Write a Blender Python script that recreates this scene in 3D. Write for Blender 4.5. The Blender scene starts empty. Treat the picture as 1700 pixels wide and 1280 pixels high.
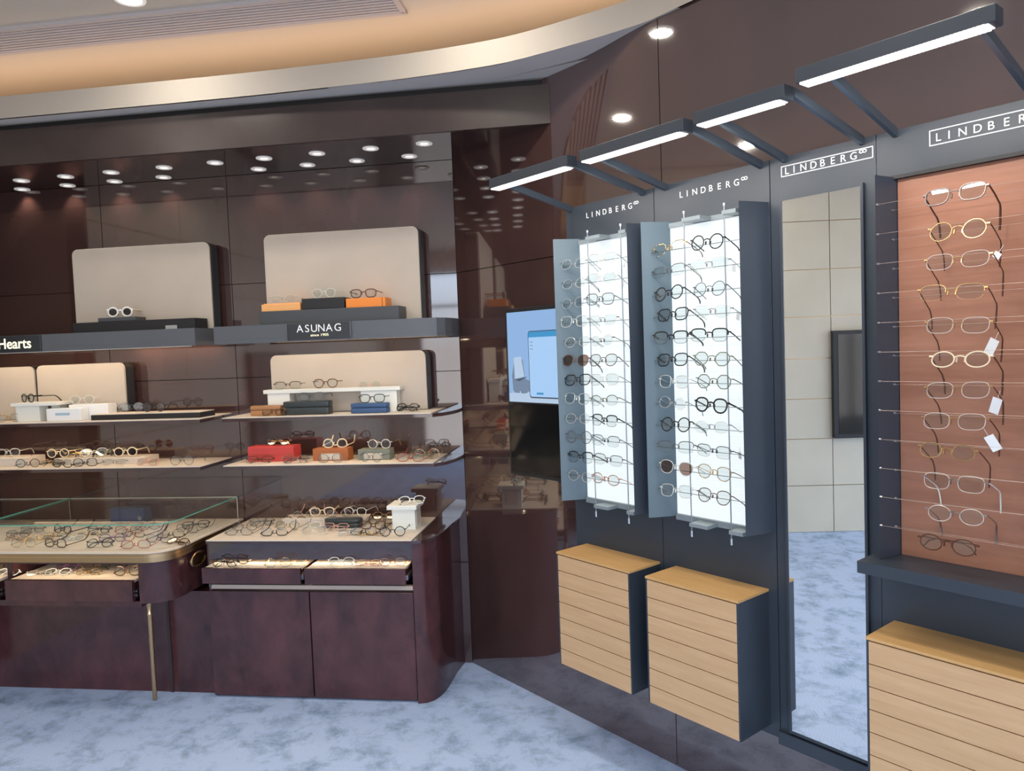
import bpy, bmesh, math, random
from mathutils import Vector, Matrix
random.seed(7)
PI = math.pi
D = bpy.data
COL = bpy.context.scene.collection
SC = bpy.context.scene

# ------------------------------------------------------------------ camera
F, CXP, CYP = 1259.12, 850.0, 640.0
CAM = Vector((0.78184, -3.713, 1.6))
RT = Vector((0.9897, 0.1385, -0.0372)).normalized()
DN = Vector((-0.0297, -0.0559, -0.998)).normalized()
FW = Vector((-0.1403, 0.9888, -0.0512)).normalized()
FW = (FW - RT * FW.dot(RT)).normalized()
DN = FW.cross(RT).normalized()
PHI = -0.887232 + 0.140997                      # direction of the right wall in plan
UR = Vector((math.cos(PHI), math.sin(PHI), 0))
NR = Vector((math.sin(PHI), -math.cos(PHI), 0))   # into the room


def ray(x, y):
    return RT * ((x - CXP) / F) + DN * ((y - CYP) / F) + FW


def at_z(x, y, z):
    r = ray(x, y)
    return CAM + r * ((z - CAM.z) / r.z)


def at_d(x, y, d):
    """point at distance d in front of the back wall -> (X, z)"""
    r = ray(x, y)
    p = CAM + r * ((-d - CAM.y) / r.y)
    return p.x, p.z


def at_e(x, y, e):
    """point at distance e in front of the right wall -> (t, z)"""
    r = ray(x, y)
    p = CAM + r * ((e - NR.dot(CAM)) / NR.dot(r))
    return p.dot(UR), p.z


cam_d = D.cameras.new('camera')
cam_d.sensor_width = 36
cam_d.lens = 36 * F / 1700
cam = D.objects.new('camera', cam_d)
COL.objects.link(cam)
m = Matrix((RT, -DN, -FW)).transposed().to_4x4()
m.translation = CAM
cam.matrix_world = m
cam_d.clip_start = 0.02
SC.camera = cam

# ------------------------------------------------------------------ materials
MATS = {}


def new_mat(name):
    mt = D.materials.new(name)
    mt.use_nodes = True
    nt = mt.node_tree
    b = nt.nodes['Principled BSDF']
    MATS[name] = mt
    return mt, nt, b


def plain(name, col, rough=.5, metal=0, ior=1.5, coat=0, emit=None, es=0, noise=0):
    mt, nt, b = new_mat(name)
    b.inputs['Base Color'].default_value = (*col, 1)
    b.inputs['Roughness'].default_value = rough
    b.inputs['Metallic'].default_value = metal
    b.inputs['IOR'].default_value = ior
    b.inputs['Coat Weight'].default_value = coat
    if emit:
        b.inputs['Emission Color'].default_value = (*emit, 1)
        b.inputs['Emission Strength'].default_value = es
    if noise:
        tc = nt.nodes.new('ShaderNodeTexCoord')
        n = nt.nodes.new('ShaderNodeTexNoise')
        n.inputs['Scale'].default_value = noise
        n.inputs['Detail'].default_value = 3
        mx = nt.nodes.new('ShaderNodeMix')
        mx.data_type = 'RGBA'
        mx.inputs[6].default_value = (*[c * .86 for c in col], 1)
        mx.inputs[7].default_value = (*[min(1, c * 1.08) for c in col], 1)
        nt.links.new(tc.outputs['Object'], n.inputs['Vector'])
        nt.links.new(n.outputs['Fac'], mx.inputs[0])
        nt.links.new(mx.outputs[2], b.inputs['Base Color'])
    return mt


def grain(name, c0, c1, scale=(1, 1, 1), nscale=4, rough=.4, ior=1.5, coat=0, lo=.3, hi=.7, detail=6, coord='Object', bump=0):
    mt, nt, b = new_mat(name)
    tc = nt.nodes.new('ShaderNodeTexCoord')
    mp = nt.nodes.new('ShaderNodeMapping')
    mp.inputs['Scale'].default_value = scale
    n = nt.nodes.new('ShaderNodeTexNoise')
    n.inputs['Scale'].default_value = nscale
    n.inputs['Detail'].default_value = detail
    n.inputs['Roughness'].default_value = .65
    n.inputs['Distortion'].default_value = .4
    cr = nt.nodes.new('ShaderNodeValToRGB')
    cr.color_ramp.elements[0].position = lo
    cr.color_ramp.elements[0].color = (*c0, 1)
    cr.color_ramp.elements[1].position = hi
    cr.color_ramp.elements[1].color = (*c1, 1)
    nt.links.new(tc.outputs[coord], mp.inputs['Vector'])
    nt.links.new(mp.outputs['Vector'], n.inputs['Vector'])
    nt.links.new(n.outputs['Fac'], cr.inputs['Fac'])
    nt.links.new(cr.outputs['Color'], b.inputs['Base Color'])
    b.inputs['Roughness'].default_value = rough
    b.inputs['IOR'].default_value = ior
    b.inputs['Coat Weight'].default_value = coat
    if bump:
        bp = nt.nodes.new('ShaderNodeBump')
        bp.inputs['Strength'].default_value = bump
        bp.inputs['Distance'].default_value = .01
        nt.links.new(n.outputs['Fac'], bp.inputs['Height'])
        nt.links.new(bp.outputs['Normal'], b.inputs['Normal'])
    return mt


def see_through(name, tint=(1, 1, 1), refl=.045, rough=0.0, ior=1.5):
    mt = D.materials.new(name)
    mt.use_nodes = True
    nt = mt.node_tree
    nt.nodes.clear()
    out = nt.nodes.new('ShaderNodeOutputMaterial')
    tr = nt.nodes.new('ShaderNodeBsdfTransparent')
    tr.inputs['Color'].default_value = (*tint, 1)
    gl = nt.nodes.new('ShaderNodeBsdfGlossy')
    gl.inputs['Roughness'].default_value = rough
    lw = nt.nodes.new('ShaderNodeLayerWeight')
    lw.inputs['Blend'].default_value = .5
    pw = nt.nodes.new('ShaderNodeMath'); pw.operation = 'POWER'; pw.inputs[1].default_value = 5
    fr = nt.nodes.new('ShaderNodeMath'); fr.operation = 'MULTIPLY_ADD'; fr.inputs[1].default_value = .8; fr.inputs[2].default_value = refl
    nt.links.new(lw.outputs['Facing'], pw.inputs[0]); nt.links.new(pw.outputs[0], fr.inputs[0])
    mx = nt.nodes.new('ShaderNodeMixShader')
    nt.links.new(fr.outputs[0], mx.inputs[0])
    nt.links.new(tr.outputs[0], mx.inputs[1])
    nt.links.new(gl.outputs[0], mx.inputs[2])
    nt.links.new(mx.outputs[0], out.inputs['Surface'])
    MATS[name] = mt
    return mt


def emission(name, col, s):
    return plain(name, (.02, .02, .02), .6, emit=col, es=s)


W0, W1 = (.044, .024, .022), (.080, .040, .037)
grain('wood', W0, W1, (1, 1, .35), 3, rough=.05, ior=2.0, lo=.25, hi=.85, detail=2)
grain('wood_mirror', W0, W1, (1, 1, .35), 3, rough=.035, ior=2.5, lo=.25, hi=.85, detail=2)
grain('wood_doors', (.030, .012, .014), (.130, .044, .046), (1, 1, .6), 7, rough=.14, ior=1.6, lo=.25, hi=.85)
grain('wood_dark', (.032, .021, .020), (.048, .033, .031), (1, 1, 1), 4, rough=.32, ior=1.5)
grain('wood_counter', W0, W1, (1, 1, 1), 6, rough=.05, ior=1.8)
grain('oak', (.52, .315, .155), (.68, .44, .245), (1.2, 1.2, 16), 3.2, rough=.42, lo=.25, hi=.8)
grain('oak_top', (.56, .32, .12), (.68, .41, .17), (1.5, 14, 1), 3.2, rough=.36, lo=.3, hi=.75)
grain('copper_board', (.28, .118, .070), (.40, .185, .118), (1.4, 1, 11), 2.6, rough=.42, lo=.3, hi=.75)
plain('slate_metal', (.034, .044, .060), .42, noise=3)
plain('slate_lit', (.115, .165, .20), .35, noise=2)  # lit copy of the fin slate; its brightness is in the colour
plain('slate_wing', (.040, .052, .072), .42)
plain('arm_metal', (.075, .10, .13), .25, metal=.3)
plain('grey_beam', (.105, .112, .125), .38, noise=3)
plain('sign_plate', (.03, .033, .038), .3)
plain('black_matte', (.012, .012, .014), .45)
plain('black_gloss', (.008, .008, .009), .08)
plain('cream_board', (.52, .455, .385), .55, noise=5)
plain('cream_edge', (.72, .64, .54), .5)
grain('cream_tray', (.66, .57, .48), (.74, .65, .555), (1, 1, 1), 60, rough=.6)
plain('cream_wall', (.66, .61, .50), .45, noise=3)
plain('plaster', (.64, .575, .49), .7)
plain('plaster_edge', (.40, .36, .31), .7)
plain('plaster_grey', (.70, .66, .63), .7)
plain('vent_dark', (.10, .085, .085), .7)
plain('baffle_white', (.8, .78, .74), .5, emit=(1, .93, .82), es=.55)
plain('vent_white', (.52, .48, .48), .5)
plain('ledge_beige', (.46, .36, .30), .5)
plain('white_block', (.80, .80, .74), .45)
plain('white_card', (.85, .85, .84), .5)
plain('blue_print', (.35, .50, .62), .5)
plain('brass', (.62, .42, .24), .28, metal=1)
plain('brass_band', (.50, .34, .18), .3, metal=1)
plain('steel', (.55, .57, .60), .3, metal=1)
plain('bracket_grey', (.22, .26, .28), .35)
plain('wire_faint', (.42, .33, .28), .4, metal=.6)
plain('wire_steel', (.28, .31, .35), .35, metal=1)
plain('chrome_ring', (.88, .87, .85), .35, emit=(1, .95, .9), es=.25)
plain('letter_white', (.90, .90, .88), .4, emit=(1, 1, 1), es=.12)
plain('letter_steel', (.80, .82, .84), .3)
emission('letter_lit', (1, .92, .62), 1.6)
plain('red_box', (.58, .055, .05), .4)
plain('orange_box', (.86, .26, .035), .42)
plain('tan_orange', (.86, .42, .15), .45)
plain('rust_box', (.42, .13, .035), .45)
plain('sage_box', (.20, .22, .175), .5)
plain('blue_case', (.035, .085, .20), .45)
plain('dark_case', (.03, .038, .04), .3)
plain('grey_riser', (.060, .066, .075), .45)
plain('lens_edge', (.70, .64, .58), .2)
plain('brown_case', (.40, .19, .08), .35)
mir, nt, b = new_mat('mirror')
b.inputs['Base Color'].default_value = (.93, .95, .95, 1)
b.inputs['Metallic'].default_value = 1
b.inputs['Roughness'].default_value = .0
see_through('glass', (.985, .995, .99), refl=.035)
see_through('pane', (.97, .98, .98))
plain('glass_edge', (.10, .36, .27), .15, emit=(.25, .75, .6), es=.06)
plain('glass_edge_light', (.70, .66, .60), .2)
see_through('lens', (.93, .95, .95), ior=1.62)
see_through('lens_brown', (.20, .11, .05))
see_through('lens_tint', (.58, .47, .43))
see_through('lens_dark', (.10, .09, .09))
see_through('lens_red', (.32, .10, .08))
emission('led_white', (1, .96, .92), 2.6)
emission('led_cove', (1, .68, .44), 3.3)
emission('led_warm', (1, .72, .42), 5)
emission('spot_lens', (1, .88, .68), 2.2)
emission('room_lens', (1, .90, .76), 2.4)
emission('screen_sky', (.26, .45, .75), .95)
emission('screen_grey', (.17, .24, .36), .9)
emission('screen_pale', (.46, .60, .78), .95)
emission('screen_dark', (.05, .08, .14), .8)
emission('screen_blue', (.03, .30, .62), .9)
emission('screen_white', (.36, .58, .88), 1.0)
for nme, c, r, me in [('f_black', (.012, .012, .014), .25, 0), ('f_grey', (.13, .14, .16), .3, .6), ('f_brown', (.085, .032, .016), .25, 0),
                      ('f_tort', (.15, .06, .022), .22, 0), ('f_gold', (.72, .50, .24), .25, 1), ('f_silver', (.40, .42, .45), .25, 1),
                      ('f_clear', (.72, .72, .66), .2, 0), ('f_cream', (.82, .68, .46), .3, 0), ('f_pink', (.62, .33, .27), .3, 0),
                      ('f_taupe', (.16, .11, .095), .3, .3), ('f_olive', (.16, .17, .11), .3, .2), ('f_rose', (.70, .38, .26), .25, 1),
                      ('f_white', (.85, .83, .78), .3, 0), ('f_red', (.34, .05, .03), .3, 0), ('f_copper', (.58, .33, .18), .25, 1),
                      ('f_pale', (.80, .80, .76), .25, .5), ('f_purple', (.20, .08, .16), .3, 0)]:
    plain(nme, c, r, metal=me)

# carpet
ct, nt, b = new_mat('carpet')
tc = nt.nodes.new('ShaderNodeTexCoord')
n1 = nt.nodes.new('ShaderNodeTexNoise'); n1.inputs['Scale'].default_value = 6.5; n1.inputs['Detail'].default_value = 10; n1.inputs['Roughness'].default_value = .72; n1.inputs['Distortion'].default_value = .25
n2 = nt.nodes.new('ShaderNodeTexNoise'); n2.inputs['Scale'].default_value = 160; n2.inputs['Detail'].default_value = 2
cr = nt.nodes.new('ShaderNodeValToRGB')
cr.color_ramp.elements[0].position = .33; cr.color_ramp.elements[0].color = (.25, .355, .54, 1)
cr.color_ramp.elements[1].position = .53; cr.color_ramp.elements[1].color = (.52, .655, .94, 1)
mx = nt.nodes.new('ShaderNodeMix'); mx.data_type = 'RGBA'; mx.blend_type = 'MULTIPLY'; mx.inputs[0].default_value = .35
bp = nt.nodes.new('ShaderNodeBump'); bp.inputs['Strength'].default_value = .5; bp.inputs['Distance'].default_value = .006
nt.links.new(tc.outputs['Object'], n1.inputs['Vector']); nt.links.new(tc.outputs['Object'], n2.inputs['Vector'])
nt.links.new(n1.outputs['Fac'], cr.inputs['Fac'])
nt.links.new(cr.outputs['Color'], mx.inputs[6]); nt.links.new(n2.outputs['Fac'], mx.inputs[7])
mx2 = nt.nodes.new('ShaderNodeMix'); mx2.data_type = 'RGBA'; mx2.inputs[0].default_value = .35
nt.links.new(cr.outputs['Color'], mx2.inputs[6]); nt.links.new(mx.outputs[2], mx2.inputs[7])
nt.links.new(mx2.outputs[2], b.inputs['Base Color'])
nt.links.new(n2.outputs['Fac'], bp.inputs['Height']); nt.links.new(bp.outputs['Normal'], b.inputs['Normal'])
b.inputs['Roughness'].default_value = 1
b.inputs['Specular IOR Level'].default_value = .1

# lit back panels of the wall displays: fine vertical diffuser ribs
lp, nt, b = new_mat('light_panel')
tc = nt.nodes.new('ShaderNodeTexCoord')
wv = nt.nodes.new('ShaderNodeTexWave'); wv.bands_direction = 'Z'; wv.inputs['Scale'].default_value = 28; wv.inputs['Distortion'].default_value = .6
cr = nt.nodes.new('ShaderNodeValToRGB')
cr.color_ramp.elements[0].color = (.82, .93, .98, 1); cr.color_ramp.elements[1].color = (.97, 1, 1, 1)
nt.links.new(tc.outputs['Object'], wv.inputs['Vector']); nt.links.new(wv.outputs['Fac'], cr.inputs['Fac'])
nt.links.new(cr.outputs['Color'], b.inputs['Emission Color'])
b.inputs['Base Color'].default_value = (.30, .33, .33, 1)
b.inputs['Emission Strength'].default_value = .78


# ------------------------------------------------------------------ mesh builder
class MB:
    def __init__(s):
        s.v, s.f, s.m = [], [], []

    def add(s, vs, fs, mi=0):
        o = len(s.v)
        s.v += [tuple(v) for v in vs]
        s.f += [tuple(i + o for i in f) for f in fs]
        s.m += [mi] * len(fs)
        return s

    def box(s, x0, x1, y0, y1, z0, z1, mi=0):
        x0, x1 = min(x0, x1), max(x0, x1); y0, y1 = min(y0, y1), max(y0, y1); z0, z1 = min(z0, z1), max(z0, z1)
        vs = [(x, y, z) for z in (z0, z1) for y in (y0, y1) for x in (x0, x1)]
        return s.add(vs, [(0, 2, 3, 1), (4, 5, 7, 6), (0, 1, 5, 4), (2, 6, 7, 3), (0, 4, 6, 2), (1, 3, 7, 5)], mi)

    def prism(s, pts, z0, z1, mi=0, mside=None):
        """plan outline (x,y) extruded in z; z0/z1 may be callables"""
        n = len(pts)
        vs = [(x, y, z0) for x, y in pts] + [(x, y, z1) for x, y in pts]
        s.add(vs, [tuple(range(n - 1, -1, -1)), tuple(range(n, 2 * n))], mi)
        o = len(s.v) - 2 * n
        for i in range(n):
            j = (i + 1) % n
            s.f.append((o + i, o + j, o + n + j, o + n + i)); s.m.append(mi if mside is None else mside)
        return s

    def prism_xz(s, pts, y0, y1, mi=0):
        n = len(pts)
        vs = [(x, y0, z) for x, z in pts] + [(x, y1, z) for x, z in pts]
        fs = [tuple(range(n)), tuple(range(2 * n - 1, n - 1, -1))]
        fs += [(i, i + n, (i + 1) % n + n, (i + 1) % n) for i in range(n)]
        return s.add(vs, fs, mi)

    def tube(s, path, r, n=6, closed=False, mi=0, flat=1.0):
        P = [Vector(p) for p in path]
        k = len(P)
        rs = r if isinstance(r, (list, tuple)) else [r] * k
        vs = []
        ref = None
        for i in range(k):
            a = P[i - 1] if (i > 0 or closed) else P[i]
            c = P[(i + 1) % k] if (i < k - 1 or closed) else P[i]
            t = (c - a).normalized()
            if ref is None:
                ref = Vector((0, 1, 0)) if abs(t.y) < .8 else Vector((0, 0, 1))
            u = (ref - t * ref.dot(t)).normalized()
            w = t.cross(u)
            ref = u
            for q in range(n):
                an = 2 * PI * q / n + PI / n
                vs.append(P[i] + (u * math.cos(an) * flat + w * math.sin(an)) * rs[i])
        fs = []
        for i in range(k if closed else k - 1):
            j = (i + 1) % k
            for q in range(n):
                q2 = (q + 1) % n
                fs.append((i * n + q, j * n + q, j * n + q2, i * n + q2))
        if not closed:
            fs += [tuple(range(n - 1, -1, -1)), tuple(range((k - 1) * n, k * n))]
        return s.add(vs, fs, mi)

    def cyl(s, p0, p1, r, n=12, r1=None, mi=0):
        return s.tube([p0, p1], [r, r if r1 is None else r1], n, mi=mi)

    def lathe(s, prof, cx, cy, n=20, mi=0):
        vs, fs = [], []
        k = len(prof)
        for i in range(n):
            a = 2 * PI * i / n
            vs += [(cx + r * math.cos(a), cy + r * math.sin(a), z) for r, z in prof]
        for i in range(n):
            j = (i + 1) % n
            for q in range(k - 1):
                fs.append((i * k + q, j * k + q, j * k + q + 1, i * k + q + 1))
        return s.add(vs, fs, mi)

    def mesh(s, name, org=(0, 0, 0), bevel=0, smooth=False, seg=2):
        me = D.meshes.new(name)
        ox, oy, oz = org
        me.from_pydata([(x - ox, y - oy, z - oz) for x, y, z in s.v], [], s.f)
        me.polygons.foreach_set('material_index', s.m)
        bm = bmesh.new(); bm.from_mesh(me)
        bmesh.ops.recalc_face_normals(bm, faces=bm.faces)
        if bevel:
            es = [e for e in bm.edges if len(e.link_faces) == 2 and e.calc_face_angle(0) > .6]
            bmesh.ops.bevel(bm, geom=es, offset=bevel, segments=seg, affect='EDGES', profile=.5)
        if smooth:
            for f in bm.faces: f.smooth = True
            for e in bm.edges:
                if len(e.link_faces) == 2 and e.calc_face_angle(0) > .7: e.smooth = False
        bm.to_mesh(me); bm.free()
        return me


def link(name, me, mats, parent=None):
    o = D.objects.new(name, me)
    COL.objects.link(o)
    if not isinstance(mats, (list, tuple)): mats = [mats]
    for mt in mats: me.materials.append(MATS[mt])
    if parent: o.parent = parent
    return o


def tag(o, label, cat=None, group=None):
    o['label'] = label
    if cat: o['category'] = cat
    if group: o['group'] = group
    return o


def RWv(t, e, z):
    v = UR * t + NR * e
    return Vector((v.x, v.y, z))


class Thing:
    """Empty at the base of a thing; parts are built in wall coordinates (x along the wall, y into the wall, z up)"""
    def __init__(s, name, label, cat, org, frame='L', group=None):
        s.org = org
        s.o = D.objects.new(name, None)
        s.o.empty_display_size = .05
        COL.objects.link(s.o)
        if frame == 'L':
            s.o.location = org
        else:
            s.o.location = RWv(org[0], -org[1], org[2])
            s.o.rotation_euler = (0, 0, PHI)
        tag(s.o, label, cat, group)

    def part(s, name, mb, mats, parent=None, bevel=0, smooth=False, label=None, seg=2):
        o = link(name, mb.mesh(name, s.org, bevel, smooth, seg), mats, parent or s.o)
        if label: o['label'] = label
        return o

    def letters(s, name, body, height, xs, y, z, mat, parent=None, ext=.0008, bold=0.0):
        """one mesh of letters; xs: left edge of each letter, or (x0, x1) for natural spacing"""
        mb = MB()
        dg = bpy.context.evaluated_depsgraph_get()

        def grab(txt):
            cu = D.curves.new('lettering_source', 'FONT'); cu.body = txt; cu.size = 1; cu.offset = bold
            o = D.objects.new('lettering_source', cu); COL.objects.link(o)
            bpy.context.view_layer.update()
            me = D.meshes.new_from_object(o.evaluated_get(bpy.context.evaluated_depsgraph_get()))
            vs = [tuple(v.co) for v in me.vertices]; fs = [tuple(p.vertices) for p in me.polygons]
            D.objects.remove(o); D.curves.remove(cu); D.meshes.remove(me)
            return vs, fs
        cap = max(v[1] for v in grab('H')[0])
        k = height / cap

        def put(vs, fs, x, kx):
            m0 = min(v[0] for v in vs)
            n = len(vs)
            P = [(x + (v[0] - m0) * kx, y - ext, z + v[1] * k) for v in vs] + [(x + (v[0] - m0) * kx, y, z + v[1] * k) for v in vs]
            cnt = {}
            for f in fs:
                for a, b_ in zip(f, f[1:] + f[:1]):
                    cnt[(a, b_)] = 1
            F_ = list(fs) + [tuple(i + n for i in f[::-1]) for f in fs]
            for a, b_ in cnt:
                if (b_, a) not in cnt: F_.append((a, b_, b_ + n, a + n))
            mb.add(P, F_)
        if len(xs) == len(body):
            for ch, x in zip(body, xs): put(*grab(ch), x, k)
        else:
            vs, fs = grab(body)
            w = max(v[0] for v in vs) - min(v[0] for v in vs)
            put(vs, fs, xs[0], (xs[1] - xs[0]) / w)
        return s.part(name, mb, mat, parent=parent)

    def light(s, kind, name, loc, energy, col, size=.1, size_y=None, rot=(0, 0, 0), spot=None, blend=.5):
        l = D.lights.new(name, kind)
        l.energy = energy; l.color = col
        if kind == 'AREA':
            l.size = size
            if size_y: l.shape = 'RECTANGLE'; l.size_y = size_y
        else:
            l.shadow_soft_size = size
        if kind == 'SPOT':
            l.spot_size = spot; l.spot_blend = blend
        o = D.objects.new(name, l)
        COL.objects.link(o)
        o.parent = s.o
        o.location = (loc[0] - s.org[0], loc[1] - s.org[1], loc[2] - s.org[2])
        o.rotation_euler = rot
        return o


def structure(name, mb, mats, bevel=0, frame='L'):
    o = link(name, mb.mesh(name, (0, 0, 0), bevel), mats)
    if frame == 'R': o.rotation_euler = (0, 0, PHI)
    o['kind'] = 'structure'
    return o


def arc(cx, cy, r, a0, a1, n=8):
    return [(cx + r * math.cos(math.radians(a0 + (a1 - a0) * i / n)), cy + r * math.sin(math.radians(a0 + (a1 - a0) * i / n))) for i in range(n + 1)]


def round_rect(x0, x1, z0, z1, r, r_bot=None, n=6):
    rb = r if r_bot is None else r_bot
    p = []
    if rb > 1e-5:
        p += arc(x0 + rb, z0 + rb, rb, 180, 270, n) + arc(x1 - rb, z0 + rb, rb, 270, 360, n)
    else:
        p += [(x0, z0), (x1, z0)]
    return p + arc(x1 - r, z1 - r, r, 0, 90, n) + arc(x0 + r, z1 - r, r, 90, 180, n)


# ================================================================== ROOM
ZC, ZU, ZN = 2.72, 3.0, 2.53
mb = MB().box(-4.75, 4.2, -7.0, .2, -.05, 0)
structure('floor', mb, 'carpet')


def panels(mb, xs, zs, y0, y1, gap=.0018):
    for a, b_ in zip(xs[:-1], xs[1:]):
        for c, d_ in zip(zs[:-1], zs[1:]):
            mb.box(a + gap, b_ - gap, y0, y1, c + gap, d_ - gap)


# back wall: glossy dark wood panels on a black ground
mb = MB()
panels(mb, [-4.6, -3.6, -2.62, -1.905, -1.19, .0], [.0, .52, 1.05, 1.49, 1.975, ZN], 0, .018)
mb.box(-4.6, .05, .019, .12, 0, 2.72, 1)
structure('wall_back', mb, ['wood', 'black_matte'])
# right wall
mb = MB()
panels(mb, [0.0, 1.30, 2.62, 4.2], [0, 1.975, 2.76], 0, .018)
mb.box(-.05, 4.2, .019, .12, 0, 2.76, 1)
structure('wall_right', mb, ['wood_mirror', 'black_matte'], frame='R')
# niche soffit: dropped ceiling over the shelves and its fascia
ex = (NR.y * -.47 / -NR.x)     # x of the right wall line at y=-.47
mb = MB().prism([(-4.6, 0), (-4.6, -.47), (.508, -.47), (.0, 0)], ZN, ZN + .03)
structure('ceiling_niche', mb, 'wood')
mb = MB().prism([(-4.6, -.47), (-4.6, -.49), (.529, -.49), (.508, -.47)], ZN - .002, ZC - .03)
structure('trim_1', mb, 'wood_dark')
mb = MB().prism([(-4.6, -.44), (-4.6, -.455), (.49, -.455), (.475, -.44)], ZC - .04, ZC + .03)
structure('trim_2', mb, 'black_matte')
# curved dropped ceiling edge
C = [(-4.6, -.555, ZC), (-3.3, -.555, ZC), (-2.6, -.556, ZC), (-1.955, -.56, ZC), (-1.4, -.563, ZC), (-.80, -.570, ZC), (-.4, -.588, ZC), (-.03, -.615, ZC), (.276, -.658, ZC + .002), (.452, -.700, ZC + .006), (.678, -.775, ZC + .017), (.80, -.815, ZC + .026)]
for t in (1.27, 1.4, 1.6, 1.9, 2.3, 2.8, 3.4, 4.2):
    v = UR * t + NR * .012
    C.append((v.x, v.y, ZC + .033))
# smooth resample
CS = []
for i in range(len(C) - 1):
    p0 = Vector(C[max(0, i - 1)]); p1 = Vector(C[i]); p2 = Vector(C[i + 1]); p3 = Vector(C[min(len(C) - 1, i + 2)])
    for k in range(4):
        t = k / 4
        CS.append(tuple(.5 * ((2 * p1) + (p2 - p0) * t + (2 * p0 - 5 * p1 + 4 * p2 - p3) * t * t + (3 * p1 - p0 - 3 * p2 + p3) * t ** 3)))
CS.append(C[-1])
ZS = [p[2] for p in CS]
CS = [p[:2] for p in CS]


def offs(pts, d):
    out = []
    for i, p in enumerate(pts):
        a = Vector(pts[max(0, i - 1)]); c = Vector(pts[min(len(pts) - 1, i + 1)])
        t = (c - a).normalized()
        nn = Vector((-t.y, t.x))
        out.append((p[0] + nn.x * d, p[1] + nn.y * d))
    return out


def strip(mb, pa, pb, za, zb, mi=0):
    n = len(pa)
    vs = [(p[0], p[1], z + za) for p, z in zip(pa, ZS)] + [(p[0], p[1], z + zb) for p, z in zip(pb, ZS)]
    return mb.add(vs, [(i, i + 1, n + i + 1, n + i) for i in range(n - 1)], mi)


outer = []
for x, y in CS:
    if x < .40: outer.append((x, -.478))
    else:
        v = UR * (UR.x * x + UR.y * y) + NR * .001
        outer.append((v.x, v.y))
mb = MB()
strip(mb, CS, outer, 0, 0); strip(mb, offs(CS, .008), outer, .02, .02)
for z in (ZC + .001, ZC + .02): mb.add([(.25, -.478, z), (.516, -.478, z), (.70, -.646, z)], [(0, 1, 2)])
structure('ceiling_edge', mb, 'plaster_grey')
mb = MB()
ci = offs(CS, .012)
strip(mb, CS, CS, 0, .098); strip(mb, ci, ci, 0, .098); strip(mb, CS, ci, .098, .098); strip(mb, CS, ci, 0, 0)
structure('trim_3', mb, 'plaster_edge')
# hidden warm strip in the cove, lying on the ledge behind the curved fascia
mb = MB()
ca, cb = offs(CS, .10), offs(CS, .20)
strip(mb, ca, cb, .060, .060); strip(mb, ca, ca, .021, .060); strip(mb, cb, cb, .021, .060)
o = link('led_cove_strip', mb.mesh('led_cove_strip'), 'led_cove')
tag(o, 'warm light strip lying hidden in the ceiling cove', 'light strip')
# upper ceiling with an opening for the linear vent
mb = MB()
VX0, VX1, VY0, VY1 = -3.0, -.06, -.795, -.60
mb.box(-4.75, 4.2, VY1, 1.0, ZU, ZU + .04); mb.box(-4.75, 4.2, -7.0, VY0, ZU, ZU + .04)
mb.box(VX1, 4.2, VY0, VY1, ZU, ZU + .04); mb.box(-4.75, VX0, VY0, VY1, ZU, ZU + .04)
mb.box(-4.7, 3.4, VY0 - .1, VY1 + .1, ZU + .1, ZU + .14)
structure('ceiling', mb, 'plaster')
# back of the cove: ledge on top of the walls and the closing upstand
mb = MB().box(-4.6, .60, -.50, .30, 2.7225, 2.735).box(-4.6, .5, .30, .33, 2.722, ZU)
structure('trim_4', mb, 'plaster')
mb = MB().box(-.25, 4.2, -.0, .50, 2.762, 2.772).box(-.25, 4.2, .50, .53, 2.762, ZU)
structure('trim_5', mb, 'plaster', frame='R')
tv = Thing('air_vent', 'long pale linear air vent with parallel slats in the warm lit ceiling', 'vent', ((VX0 + VX1) / 2, (VY0 + VY1) / 2, ZU - .012))
mb = MB()
mb.box(VX0 - .02, VX1 + .02, VY0 - .02, VY0 + .004, ZU - .012, ZU + .03); mb.box(VX0 - .02, VX1 + .02, VY1 - .004, VY1 + .02, ZU - .012, ZU + .03)
mb.box(VX1 - .004, VX1 + .02, VY0, VY1, ZU - .012, ZU + .03); mb.box(VX0 - .02, VX0 + .004, VY0, VY1, ZU - .012, ZU + .03)
tv.part('frame', mb, 'vent_white')
for k in range(8):
    y = VY0 + .014 + k * .0235
    tv.part('slat', MB().box(VX0 + .004, VX1 - .004, y, y + .0125, ZU - .010, ZU + .012), 'vent_white')
tv.part('backing', MB().box(VX0, VX1, VY0, VY1, ZU + .035, ZU + .04), 'vent_dark')

# cream panelled wall opposite the mirror
mb = MB()
panels(mb, [-7.0, -6.05, -5.1, -4.15, -3.2, -2.75, -1.80, -.75], [0, .383, .765, 1.09, 1.415, 1.75, 2.126, 2.51, 3.0], .0, .02, .003)
mb2 = MB()
for v in mb.v: mb2.v.append((-2.55 - v[1], v[0], v[2]))
mb2.f, mb2.m = mb.f, mb.m
mb2.box(-2.70, -2.571, -7.0, -.75, 0, 3.0, 1)
mb2.box(-4.60, -2.701, -.95, -.75, 0, 3.0, 0).box(-4.75, -4.601, -.95, .2, 0, 3.0, 0)
structure('wall_left', mb2, ['cream_wall', 'brass_band'])
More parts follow.
